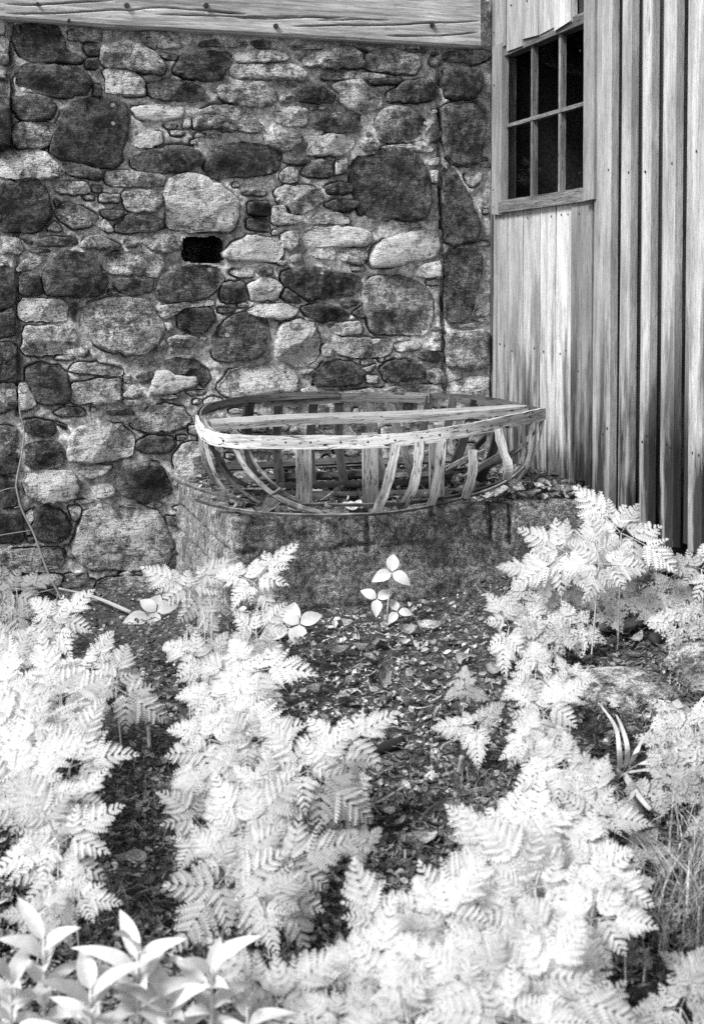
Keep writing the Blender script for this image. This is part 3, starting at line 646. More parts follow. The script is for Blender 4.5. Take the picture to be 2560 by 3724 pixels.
step = e2[-1] - e2[-2]
for k in range(4): e2.append(e2[-1] + step * (1 + .06 * math.sin(k)))
for k in range(len(e2) - 1):
    board('board', e2[k] + (.003 if k == 0 else .072), e2[k + 1] + .02, .53 + .006 * math.sin(k * 1.9), 3.75, -.012, D1, (.30, .33, .28, .33, .37, .32, .33, .3, .3)[k], 60 + k, lean=-.006)
for k in range(1, len(e2) - 1):
    w = (tt(bat[k - 1][1], 900, D2) - tt(bat[k - 1][0], 900, D2)) if k <= 5 else .11
    w = min(w, .115); board('batten', e2[k] - w / 2, e2[k] + w / 2, .525 + .006 * math.sin(k * 2.7), 3.75, D1 + .001, D2, (.38, .37, .45, .40, .48, .42, .40, .42)[k - 1], 80 + k, lean=-.006)
# nail heads, all along the rails
V, Fc = [], []
def nail(t, z, d):
    b = len(V); r = .0055
    for k in range(6): a = math.pi * k / 3; V.append(bp(t + r * math.cos(a), z + r * 1.3 * math.sin(a), d)); V.append(bp(t + r * .8 * math.cos(a), z + r * math.sin(a), d + .003))
    for k in range(6): a = b + 2 * k; c = b + 2 * ((k + 1) % 6); Fc.append((a, a + 1, c + 1, c))
    Fc.append(tuple(b + 1 + 2 * k for k in range(6)))
rn = random.Random(5)
for k in range(1, 6):
    a, b = edge[k], edge[k + 1]
    for f in (.3, .7):
        for z in (1.30, 2.03, 3.2):
            if rn.random() > .25: nail(a + (b - a) * (f + rn.uniform(-.06, .06)), z + rn.uniform(-.02, .02), .001 if z < 3 else .019)
for k in range(1, len(e2) - 1):
    for f in (-.022, .022):
        for z in (2.17, 3.2, .95):
            if rn.random() > .3: nail(e2[k] + f + rn.uniform(-.008, .008), z + rn.uniform(-.03, .03), D2 + .001)
for z in (1.22, 2.0, 2.2, 2.8, 3.1): nail(tt(2140), z, .0525); nail(tt(1808, 500), max(2.1, z), .0225)
o = mesh_obj('nail_heads', V, Fc, M['iron']); under(o, barn); o['kind'] = 'stuff'

win = empty('window', bp(.65, 2.06, -.03)); under(win, barn)
WT0, WT1, WZ0, WZ1 = tt(1829, 600, -.03), tt(2119, 500, .052) + .05, 2.128, 2.985
def bar(name, t0, t1, z0, z1, d0, d1, tone, vert=True, seed=0):
    r2 = random.Random(seed)
    if vert: path = [bp((t0 + t1) / 2, z0 + (z1 - z0) * q / 8, (d0 + d1) / 2) for q in range(9)]; V, Fc, UV = ribbon(path, ET, t1 - t0, d1 - d0, rr=r2, jag=.07)
    else: path = [bp(t0 + (t1 - t0) * q / 8, (z0 + z1) / 2, (d0 + d1) / 2) for q in range(9)]; V, Fc, UV = ribbon(path, Vector((0, 0, 1)), z1 - z0, d1 - d0, rr=r2, jag=.07)
    o = mesh_obj(name, V, Fc, M['sawn'], None, UV, tone=tone); o.parent = win; o.matrix_parent_inverse = (win.matrix_parent_inverse @ Matrix.Translation(win.location)).inverted() @ win.matrix_parent_inverse if False else Matrix.Translation(-Vector(win.location)); return o
bar('sill', tt(1828, 760), WT1 + .01, 2.062, 2.130, -.05, .030, .18, False, 1)
bar('head', WT0 - .01, WT1 + .01, WZ1 - .035, WZ1 + .02, -.06, .006, .14, False, 2)
bar('jamb', WT0 - .008, WT0 + .040, WZ0, WZ1 - .035, -.03, .002, .36, True, 3)
bar('jamb', WT0 + .036, WT0 + .056, WZ0, WZ1 - .035, -.085, -.032, .13, True, 4)
bar('jamb', WT1 - .02, WT1 + .03, WZ0, WZ1 - .035, -.10, .0, .4, True, 5)
for k, x in enumerate((1938, 2039)):
    t = tt(x, 500, -.02); bar('muntin', t - .012, t + .012, WZ0, WZ1 - .035, -.042, -.010, (.16, .22)[k], True, 6 + k)
bar('muntin', WT0 + .04, WT1 - .02, 2.545, 2.565, -.040, -.006, .18, False, 9)
# the room behind, closed on all sides by near-black faces that paint its darkness
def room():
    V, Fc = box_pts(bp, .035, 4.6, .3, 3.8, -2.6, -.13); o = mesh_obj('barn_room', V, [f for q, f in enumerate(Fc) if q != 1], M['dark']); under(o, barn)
    V, Fc = box_pts(bp, WT1 + .03, 4.6, .62, 3.8, -.128, -.03); under(mesh_obj('shade_backing', V, Fc, M['dark']), barn)  # near-black sheets behind the boards, painted shade for the slits
    V, Fc = box_pts(bp, -.02, WT1 + .03, .62, 2.06, -.128, -.03); under(mesh_obj('shade_backing', V, Fc, M['dark']), barn)
    V, Fc = box_pts(bp, -.02, WT1 + .03, 3.0, 3.8, -.128, -.03); under(mesh_obj('shade_backing', V, Fc, M['dark']), barn)
room()

# ---------------------------------------------------------------- concrete platform
PS, PD, PZ = 1.84, 1.41, .60
def make_platform():
    path = [(PS, -.03 + (PD - .01) * q / 110) for q in range(111)]
    for q in range(1, 9): a = math.pi / 2 * q / 8; path.append((PS - .03 + .03 * math.cos(a) , PD - .04 + .04 * math.sin(a)))
    path += [(PS - .03 - (PS + .02) * q / 150, PD) for q in range(1, 151)]
    path = np.array(path); tang = np.gradient(path, axis=0); tang /= np.linalg.norm(tang, axis=1, keepdims=True); nor = np.stack([tang[:, 1], -tang[:, 0]], 1)
    L = np.r_[0, np.cumsum(np.linalg.norm(np.diff(path, axis=0), axis=1))]; zs = np.linspace(-.25, PZ, 78); prof = [(z, 0.0) for z in zs] + [(PZ + .010, -.012), (PZ + .014, -.03), (PZ + .014, -.06)]
    V = []; n = len(path)
    for z, ins in prof:
        lean = .035 * (PZ - z) / PZ * (L < PD)
        g = ins + .012 * fbm(L * 5, np.full(n, z * 5), 4, 3) + .005 * fbm(L * 26, np.full(n, z * 26), 3, 1) + lean
        for k, zl in enumerate((.455, .32, .185)):
            w = fbm(L * 3 + k * 7, np.full(n, 0.3), 2, 2); on = np.where(L < PD, 1.0, ((np.abs(L - 1.49) < .05) | (np.abs(L - 2.0) < .09)) * (k == 0) * .6); g = g - .030 * np.exp(-((z - zl - .004 * w) / .008) ** 2) * on + .005 * (z < zl) * (k % 2 * 2 - 1)
        if ins == 0: g = g - .03 * np.exp(-((L - 2.06) / .010) ** 2) * (z > .42) - .03 * np.exp(-((L - 2.67) / .007) ** 2) * (z > .44) - .03 * np.exp(-((L - 2.77) / .007) ** 2) * (z > .42)
        g = g - .02 * sstep(PZ - .05, PZ, z) * (fbm(L * 9, np.zeros(n), 3, 5) > .1)
        P = path + nor * g[:, None]
        for p in P: V.append(wp(p[0], z, p[1]))
    m = len(prof); Fc = [(j * n + i, j * n + i + 1, (j + 1) * n + i + 1, (j + 1) * n + i) for j in range(m - 1) for i in range(n - 1)]
    b = len(V); s = np.linspace(-.02, PS - .02, 80); d = np.linspace(-.05, PD - .03, 60)
    for dd in d:
        hz = .006 * fbm(s * 6, np.full(80, dd * 6), 4, 2)
        for q in range(80): V.append(wp(s[q], PZ + .004 + hz[q], dd))
    Fc += [(b + j * 80 + i, b + (j + 1) * 80 + i, b + (j + 1) * 80 + i + 1, b + j * 80 + i + 1) for j in range(59) for i in range(79)]
    o = mesh_obj('concrete_platform', V, Fc, M['concrete'], smooth=True); tag(o, 'low mossy concrete block with board marks carrying the wrecked boat frame', 'platform')
    c = wp(.9, 0, .7); me = o.data; me.transform(Matrix.Translation(-c)); o.location = c
make_platform()

# ---------------------------------------------------------------- foundation boulders, the void under the board wall painted into their tone
def lump(name, c, rx, ry, rz, mat, seed=0, rough=.2, sub=4, tone=None, flat=1.0, ang=0.0):
    bm = bmesh.new(); bmesh.ops.create_icosphere(bm, subdivisions=sub, radius=1); ca, sa = math.cos(ang), math.sin(ang)
    for v in bm.verts:
        p = v.co.copy(); k = 1 + rough * mnoise.noise(p * 1.3 + Vector((seed, 0, 0))) + rough * .5 * mnoise.noise(p * 3.1 + Vector((0, seed, 0))) + rough * .22 * mnoise.noise(p * 8 + Vector((0, 0, seed)))
        q = Vector([math.copysign(abs(a) ** flat, a) for a in p]) * k; q = Vector((q.x * rx, q.y * ry, q.z * rz)); v.co = Vector((q.x * ca - q.y * sa, q.x * sa + q.y * ca, q.z))
    me = bpy.data.meshes.new(name); bm.to_mesh(me); bm.free(); me.polygons.foreach_set('use_smooth', [True] * len(me.polygons)); me.materials.append(mat)
    o = bpy.data.objects.new(name, me); col.objects.link(o); o.location = c
    if tone: o.color = (tone, tone, tone, 1)
    return o
fnd = empty('stone_foundation', bp(2.2, .2, -.1)); tag(fnd, 'boulder footing painted void-dark under the bottom edge of the board wall', 'foundation')
for k, (t, w, z, h) in enumerate(((1.55, .22, .33, .22), (1.98, .26, .30, .24), (2.46, .27, .28, .23), (2.98, .3, .28, .22), (3.55, .32, .26, .24), (4.1, .3, .26, .24))):
    o = lump('stone', bp(t, z, -.13), w, .14, h, M['stone'], k + 3, .22, 3, .035, .7, math.atan2(ET.y, ET.x)); under(o, fnd)

# ---------------------------------------------------------------- the wrecked boat frame on the platform
UP = Vector((0, 0, 1))
boat = empty('boat_frame', at_y(1330, 1800, 6.3)); boat.location.z = PZ + .01
tag(boat, 'broken skeleton of a small wooden boat with bare ribs and a plank seat', 'boat')
FRONT = [(715, 1530, 6.30), (726, 1556, 6.18), (750, 1582, 6.08), (800, 1600, 6.01), (900, 1607, 5.965), (1150, 1608, 5.95), (1350, 1606, 5.97), (1540, 1590, 6.03), (1730, 1558, 6.13), (1880, 1526, 6.30), (1978, 1505, 6.48)]
BACK = [(715, 1530, 6.30), (722, 1508, 6.38), (755, 1486, 6.48), (860, 1462, 6.62), (1000, 1450, 6.75), (1250, 1438, 6.88), (1450, 1437, 6.92), (1630, 1443, 6.88), (1780, 1462, 6.78), (1900, 1488, 6.62), (1970, 1503, 6.49)]
def P3(l): return [at_y(*q) for q in l]
fr = smooth_path(P3(FRONT), 60); bk = smooth_path(P3(BACK), 60)
def out_of(path, c=Vector((at_y(1330, 1600, 6.35)))):     # horizontal direction away from the boat's middle
    r = []
    for i in range(len(path)):
        t = (path[min(i + 1, len(path) - 1)] - path[max(i - 1, 0)]); n = Vector((t.y, -t.x, 0)).normalized(); r.append(n if n.dot(path[i] - c) > 0 else -n)
    return r
of, ob = out_of(fr), out_of(bk)
wv = [.060 + .003 * math.sin(i * .9) for i in range(60)]
# front gunwale in two lengths with a butt joint, back gunwale broken in three
o = strap('gunwale', fr[:26], UP, wv[:26], .013, M['boat'], boat, tone=.72, jag=.10); o['label'] = 'bleached front gunwale strap with nails'
strap('gunwale', [p + of[25 + i] * .003 for i, p in enumerate(fr[25:])], UP, wv[25:], .012, M['boat'], boat, tone=.66, jag=.12)
strap('inner_gunwale', [p - of[i] * .022 + UP * .006 for i, p in enumerate(fr)], UP, .040, .010, M['boat'], boat, tone=.30, jag=.08)
strap('inner_gunwale', [p - of[i] * .034 + UP * .010 for i, p in enumerate(fr[:40])], UP, .030, .007, M['boat'], boat, tone=.34, jag=.08)
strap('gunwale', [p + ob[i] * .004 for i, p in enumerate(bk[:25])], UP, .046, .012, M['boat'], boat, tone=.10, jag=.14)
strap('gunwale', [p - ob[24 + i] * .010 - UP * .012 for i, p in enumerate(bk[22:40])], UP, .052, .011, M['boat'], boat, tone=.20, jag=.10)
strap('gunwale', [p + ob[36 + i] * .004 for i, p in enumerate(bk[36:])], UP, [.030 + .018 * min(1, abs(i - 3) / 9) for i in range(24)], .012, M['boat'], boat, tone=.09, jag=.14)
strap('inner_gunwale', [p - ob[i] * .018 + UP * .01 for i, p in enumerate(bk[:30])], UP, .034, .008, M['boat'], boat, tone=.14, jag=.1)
# nails along the front strap
V, Fc = [], []
for x in (820, 1017, 1117, 1229, 1349, 1443, 1529, 1603, 1680, 1787):
    i = min(range(60), key=lambda q: abs(1280 + (fr[q].x / fr[q].y) * FPX - x)); c = fr[i] + of[i] * .0072; t = (fr[min(i + 1, 59)] - fr[i - 1]).normalized(); b = len(V); r0 = .0065
    for k in range(8): a = math.pi * k / 4; V.append(c + (t * math.cos(a) + UP * math.sin(a)) * r0); V.append(c + (t * math.cos(a) + UP * math.sin(a)) * r0 * .7 + of[i] * .003)
    for k in range(8): a = b + 2 * k; d = b + 2 * ((k + 1) % 8); Fc.append((a, a + 1, d + 1, d))
    Fc.append(tuple(b + 1 + 2 * k for k in range(8)))
o = mesh_obj('gunwale_nails', V, Fc, M['iron']); under(o, boat); o['kind'] = 'stuff'
# plank seat running lengthwise: left end low, right end into the bow
a0 = at_y(770, 1550, 6.22); a1 = at_y(1920, 1492, 6.56)
ax = (a1 - a0); side = Vector((-ax.y, ax.x, 0)).normalized()
seat = [a0 + ax * (k / 14) + side * .055 + UP * (.006 * math.sin(k * .5)) for k in range(15)]
strap('seat_plank', seat, side, [.22 - .10 * sstep(.8, 1, k / 14) for k in range(15)], .034, M['boat'], boat, tone=.42, jag=.02)
# bottom hoops
H1 = [(690, 1812, None), (780, 1838, None), (875, 1856, None), (1000, 1870, None), (1200, 1874, None), (1400, 1866, None), (1560, 1842, None), (1680, 1812, 6.12), (1800, 1772, 6.2), (1880, 1722, 6.27), (1930, 1660, 6.34), (1960, 1590, 6.42), (1976, 1520, 6.48)]
def hoop(l, z): return [at_y(*q) if q[2] else at_z(q[0], q[1], z) for q in l]
h1 = smooth_path(hoop(H1, PZ + .035), 50)
strap('bottom_hoop', h1, [Vector((0, -.5, 1))] * 50, .013, .010, M['boat'], boat, tone=.34, jag=.15)
h2 = smooth_path(hoop([(640, 1748, None), (740, 1785, None), (850, 1812, None), (960, 1828, None), (1100, 1834, None), (1300, 1836, None), (1480, 1830, None), (1640, 1806, None), (1760, 1775, 6.22), (1850, 1735, 6.3), (1915, 1670, 6.36), (1945, 1600, 6.45), (1968, 1525, 6.5)], PZ + .05), 50)
strap('bottom_hoop', h2, [Vector((0, -.5, 1))] * 50, .014, .008, M['boat'], boat, tone=.22, jag=.2)
h3 = smooth_path(hoop([(760, 1760, None), (900, 1748, None), (1100, 1738, None), (1400, 1730, None), (1600, 1720, 6.75), (1780, 1690, 6.7), (1900, 1620, 6.6), (1955, 1540, 6.52)], PZ + .04), 40)
strap('bottom_hoop', h3, [Vector((0, .5, 1))] * 40, .026, .012, M['boat'], boat, tone=.22, jag=.15)
# floor boards and low stringers inside
for (x0, y0, x1, y1, w, z, tn) in ((820, 1700, 1330, 1672, .055, .10, .22), (900, 1738, 1560, 1716, .05, .05, .16), (980, 1772, 1640, 1752, .06, .03, .14), (1100, 1810, 1720, 1790, .06, .022, .16), (850, 1790, 1300, 1800, .035, .03, .13), (1180, 1690, 1640, 1668, .06, .07, .26)):
    p0 = at_z(x0, y0, PZ + z); p1 = at_z(x1, y1, PZ + z + .004); d = p1 - p0; strap('floor_board', [p0 + d * (k / 6) for k in range(7)], Vector((-d.y, d.x, 0)).normalized() + UP * .5, w, .012, M['boat'], boat, tone=tn * .7, jag=.08)
# two broad uprights under the seat, one darker behind
for (x, yt, yb, y, w, tn) in ((1108, 1585, 1820, 6.10, .072, .50), (1348, 1575, 1806, 6.16, .072, .46), (1588, 1545, 1785, 6.30, .070, .26)):
    p0 = at_y(x, yb, y); p0.z = PZ + .012; p1 = at_y(x - 4, yt, y); strap('upright', [p0.lerp(p1, k / 5) for k in range(6)], Vector((1, .25, 0)), w, .022, M['boat'], boat, tone=tn, jag=.02)
# curved ribs, front side: (list of px,py,depth), width, tone
RIBS = [([(1440, 1618, 5.97), (1425, 1700, 5.93), (1395, 1800, 5.92), (1360, 1874, 5.88)], .044, .62), ([(1525, 1600, 6.02), (1518, 1690, 5.98), (1495, 1790, 5.97), (1450, 1852, 5.98)], .046, .60),
        ([(1606, 1590, 6.06), (1602, 1670, 6.02), (1585, 1770, 6.0), (1562, 1855, 5.99)], .044, .60), ([(1717, 1636, 6.10), (1718, 1700, 6.06), (1710, 1760, 6.05), (1690, 1812, 6.06)], .046, .32),
        ([(1808, 1560, 6.18), (1830, 1640, 6.16), (1848, 1700, 6.15), (1842, 1745, 6.17)], .044, .50), ([(845, 1610, 6.0), (900, 1710, 5.93), (1000, 1800, 5.92), (1110, 1850, 5.92), (1220, 1874, 5.87)], .024, .42),
        ([(745, 1600, 6.09), (765, 1680, 6.02), (795, 1750, 6.0), (830, 1795, 6.0)], .020, .45), ([(728, 1580, 6.17), (738, 1660, 6.1), (762, 1725, 6.1), (800, 1770, 6.12)], .018, .26),
        ([(735, 1560, 6.3), (790, 1660, 6.35), (840, 1730, 6.4), (900, 1770, 6.4)], .024, .12), ([(760, 1590, 6.08), (800, 1690, 6.1), (860, 1770, 6.05), (960, 1840, 5.98)], .016, .10),
        ([(1925, 1520, 6.38), (1928, 1620, 6.33), (1912, 1700, 6.3), (1870, 1762, 6.25)], .022, .34), ([(1950, 1512, 6.44), (1950, 1600, 6.38), (1928, 1680, 6.33), (1885, 1740, 6.28)], .020, .42),
        ([(1900, 1520, 6.5), (1905, 1600, 6.5), (1905, 1640, 6.5), (1890, 1690, 6.45)], .022, .2), ([(880, 1560, 6.3), (930, 1690, 6.25), (1030, 1790, 6.1), (1120, 1838, 6.02)], .014, .3)]
for l, w, tn in RIBS:
    p = smooth_path(P3(l), 14); strap('rib', p, [Vector((1, .15, .25 if l[0][0] < 900 else 0))] * 14, [w * .92 * (1 + .08 * math.sin(k * 1.3 + l[0][0])) for k in range(14)], .009, M['boat'], boat, tone=tn * .85, jag=.22)
# ribs of the far side, seen from inside
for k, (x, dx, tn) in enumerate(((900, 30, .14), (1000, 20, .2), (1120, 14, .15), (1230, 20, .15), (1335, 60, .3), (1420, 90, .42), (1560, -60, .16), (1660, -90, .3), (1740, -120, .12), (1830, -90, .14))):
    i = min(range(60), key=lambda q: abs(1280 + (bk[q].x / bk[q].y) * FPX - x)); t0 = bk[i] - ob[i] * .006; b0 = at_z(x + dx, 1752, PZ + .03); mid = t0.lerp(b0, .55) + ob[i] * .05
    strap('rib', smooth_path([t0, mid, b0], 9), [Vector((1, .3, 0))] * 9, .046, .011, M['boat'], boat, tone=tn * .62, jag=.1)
# snapped chunk of plank leaning on the front hoop, loose slats
o = strap('broken_rib', P3([(940, 1862, 5.93), (985, 1825, 5.92), (1032, 1792, 5.93)]), Vector((1, 0, 1.1)), .062, .016, M['boat'], boat, tone=.20, jag=.25); o['label'] = 'snapped dark end of a plank'
for l, w, tn in (([(1640, 1600, 6.3), (1680, 1565, 6.4), (1720, 1525, 6.5)], .03, .40), ([(1730, 1625, 6.2), (1765, 1590, 6.25)], .04, .04), ([(1620, 1705, 6.3), (1700, 1665, 6.35), (1760, 1640, 6.4)], .02, .3), ([(1690, 1740, 6.3), (1760, 1690, 6.35), (1830, 1650, 6.4)], .03, .22)):
    strap('loose_slat', P3(l), Vector((.5, .2, 1)), w, .010, M['boat'], boat, tone=tn, jag=.2)

# ---------------------------------------------------------------- leaf litter
def curled_leaf(V, Fc, T, c, L, Wd, az, tilt, curl, tone, r2, nu=4):
    ca, sa = math.cos(az), math.sin(az); b = len(V); roll = r2.uniform(-.9, .9); fold = r2.uniform(-.2, .7); ct, st = math.cos(tilt), math.sin(tilt); cr, sr = math.cos(roll), math.sin(roll)
    for i in range(nu + 1):
        u = i / nu; w = Wd * (math.sin(math.pi * (u * .88 + .06)) ** .8) * r2.uniform(.8, 1.15); x = (u - .5) * L; zc = curl * L * (4 * (u - .5) ** 2)
        for v in (-1, 0, 1):
            y = v * w / 2; z = zc + abs(v) * fold * w / 2 + r2.uniform(-.05, .05) * L
            y, z = y * cr - z * sr, y * sr + z * cr; X = x * ct - z * st; Zz = x * st + z * ct
            V.append((c[0] + X * ca - y * sa, c[1] + X * sa + y * ca, c[2] + Zz)); T.append(tone * r2.uniform(.8, 1.2))
    for i in range(nu):
        for v in range(2): a = b + i * 3 + v; Fc.append((a, a + 1, a + 4, a + 3))
def inside_platform(x, y, m=0.0):
    q = Vector((x - CX, y - CYW, 0)); s, d = q.dot(ES), q.dot(NW); return s < PS + m and d < PD + m
def make_litter():
    r2 = random.Random(11); V, Fc, T = [], [], []; n = 0
    while n < 26000:
        px = r2.uniform(-300, 2860); py = 2030 + (3760 - 2030) * r2.random() ** 1.15; p = on_ground_fast(px, py); x, y = p
        q = Vector((x - CX, y - CYW, 0))
        if q.dot(ES) < .02 or q.dot(NW) < .03 or inside_platform(x, y, .015): continue
        L = r2.uniform(.010, .034) * (1.5 if r2.random() < .10 else 1); sunlit = math.exp(-((px - 1330) / 520) ** 2 - ((py - 2420) / 300) ** 2)
        tone = (.11 + .32 * r2.random() ** 1.3) * (.6 + .7 * sunlit) * (1.0 if r2.random() > .02 else 1.3)  # sunlit clearing painted into the leaf tone, darker away from it
        if r2.random() < .34: L *= 2.0; Wd = L * .06
        else: Wd = L * r2.uniform(.45, .8)
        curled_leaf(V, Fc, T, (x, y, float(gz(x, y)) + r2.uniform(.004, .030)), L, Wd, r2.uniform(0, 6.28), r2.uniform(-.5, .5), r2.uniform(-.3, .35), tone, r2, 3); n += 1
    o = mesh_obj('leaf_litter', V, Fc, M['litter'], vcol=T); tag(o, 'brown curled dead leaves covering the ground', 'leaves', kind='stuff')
    V, Fc, T = [], [], []; n = 0
    while n < 1500:
        s, d = r2.uniform(.03, PS - .03), r2.uniform(.02, PD - .02)
        dens = (1.0 if s < .7 else .55) * (1 if d > .5 else .8)
        if r2.random() > dens: continue
        L = r2.uniform(.02, .055) * (1.3 if s < .55 else 1); p = wp(s, PZ + r2.uniform(.008, .03) + (.07 * max(0, 1 - s / .45) * r2.random()), d)
        if r2.random() < .25: Wd = L * .08; L *= 2.2
        else: Wd = L * r2.uniform(.45, .85)
        curled_leaf(V, Fc, T, p, L, Wd, r2.uniform(0, 6.28), r2.uniform(-.5, .5), r2.uniform(-.3, .4), .06 + .26 * r2.random() ** 1.8, r2, 3); n += 1
    o = mesh_obj('leaf_litter', V, Fc, M['litter'], vcol=T); tag(o, 'dead leaves heaped on the concrete block under the boat frame', 'leaves', kind='stuff')
_gy = {}
def on_ground_fast(px, py):
    y = 4.5
    for _ in range(8):
        d = ray(px, py); p = EYE + d * y; z = float(gz(p.x, p.y)); y = .5 * y + .5 * (z - EYE.z) / d.z
    p = EYE + ray(px, py) * y; return p.x, p.y
make_litter()
# single larger fallen leaves
r3 = random.Random(21)
def fallen(px, py, L, label, group, h=None, tone=.3, asp=.6):
    V, Fc, T = [], [], []; curled_leaf(V, Fc, T, (0, 0, 0), L, L * asp, r3.uniform(0, 6.28), r3.uniform(-.3, .3), r3.uniform(.1, .35), tone, r3, 6)
    o = mesh_obj('fallen_leaf', V, Fc, M['litter'], vcol=T, smooth=True); p = at_z(px, py, PZ + h) if h is not None else on_ground(px, py, .028); o.location = p; sz = 'small' if L < .075 else 'mid-sized' if L < .098 else 'large'; tg = 'dark' if tone < .17 else 'grey' if tone < .26 else 'pale'; tag(o, f'{sz} {tg} {label}', 'leaf', group); return o
for x, y, L in ((1320, 2150, .1), (1470, 2160, .11), (1570, 2210, .09), (1560, 2270, .1), (1480, 2290, .08), (1380, 2340, .09), (1300, 2350, .08), (1230, 2370, .09), (1340, 2400, .1), (1460, 2370, .07), (1390, 2470, .11), (1360, 2460, .07), (1180, 2430, .07), (1500, 2560, .08), (1250, 2550, .09), (1550, 2480, .07), (1780, 2440, .09), (1690, 2400, .08), (1140, 2330, .08), (1620, 2330, .07), (1440, 2230, .08), (1270, 2270, .07), (1490, 2450, .06), (1150, 2500, .06)):
    fallen(x, y, L, 'curled dead leaf lying on the litter before the concrete block', 'fallen leaves before the concrete block', None, r3.uniform(.14, .28))
for x, y, L in ((2000, 1690, .11), (2035, 1740, .08), (1935, 1745, .1), (1880, 1765, .09), (2080, 1785, .12), (1970, 1770, .1), (1830, 1800, .11), (1760, 1815, .1), (1280, 1838, .09), (1150, 1790, .06), (1190, 1850, .06), (1330, 1850, .07), (1060, 1850, .05), (2050, 1780, .09)):
    fallen(x, y, L, 'crumpled dead leaf lying on top of the concrete block', 'fallen leaves on the concrete block', .035, r3.uniform(.2, .45), .75)
for x, y, L in ((2060, 2360, .1), (2210, 2340, .09), (2250, 2300, .11), (2400, 2080, .12), (2380, 2280, .08), (2200, 2290, .1), (2310, 2320, .07), (2120, 2400, .09), (2350, 2120, .1)):
    fallen(x, y, L, 'broad dry leaf on the ground under the board wall', 'fallen leaves by the board wall', None, r3.uniform(.15, .35), .7)
for x, y, L in ((1280, 3030, .07), (1400, 2960, .06), (1450, 3000, .07), (1560, 3050, .08), (1370, 3200, .08), (1480, 2930, .06), (420, 3080, .07), (480, 3250, .07), (560, 3330, .07), (680, 3350, .08), (740, 3440, .07), (500, 3120, .06)):
    fallen(x, y, L, 'dead leaf in the dark gap between the white plants', 'fallen leaves between the plants', None, r3.uniform(.08, .2), .7)

# ---------------------------------------------------------------- lacy plants (cow parsley) and other greenery, white in infrared
class LB:                                     # leaf builder
    def __init__(s): s.V = []; s.F = []
    def toothed(s, b, d, n, L, Wd, nt, r2, lobe=.5, bend=0.0):
        """leaflet from b along unit d, lateral n: midrib with forward-pointing teeth"""
        up = d.cross(n); v0 = len(s.V); mids = []
        for k in range(nt + 1):
            f = k / (nt + .9); s.V.append(b + d * (L * f) + up * (-.10 * L * f * f)); mids.append(len(s.V) - 1)
        s.V.append(b + d * L - up * (.12 * L)); tip = len(s.V) - 1
        for sg in (-1, 1):
            for k in range(nt):
                f0 = k / (nt + .9); w = Wd * (.5 * math.sin(math.pi * min(1, .22 + f0 * .85)) + .12) * r2.uniform(.85, 1.15); z = up * (r2.uniform(.02, .16) * Wd)
                ap = b + d * (L * (f0 + 1.15 / (nt + .9))) + n * (sg * w) + z; no = b + d * (L * (f0 + 1.02 / (nt + .9))) + n * (sg * w * lobe) + z * .5; mo = b + d * (L * (f0 + .25 / (nt + .9))) + n * (sg * w * .62) + z * .6
                q = len(s.V); s.V += [mo, ap, no]
                f = (mids[k], q, q + 1, q + 2, mids[k + 1]); s.F.append(f if sg > 0 else f[::-1])
        w = Wd * .2; q = len(s.V); s.V += [b + d * (L * .86) + n * w, b + d * (L * .86) - n * w]; s.F.append((mids[-1], q, tip, q + 1))
        if bend:
            for i in range(v0, len(s.V)): f = (s.V[i] - b).dot(d) / L; s.V[i] = s.V[i] + n * (bend * L * f * f)
    def rod(s, a, b, r):
        d = (b - a); n = d.cross(Vector((0, 0, 1))); n = n.normalized() * r if n.length > 1e-6 else Vector((r, 0, 0)); u = Vector((0, 0, r)); q = len(s.V)
        s.V += [a + n, a - n, a + u, b + n * .5, b - n * .5, b + u * .5]; s.F += [(q, q + 3, q + 5, q + 2), (q + 2, q + 5, q + 4, q + 1), (q + 1, q + 4, q + 3, q)]
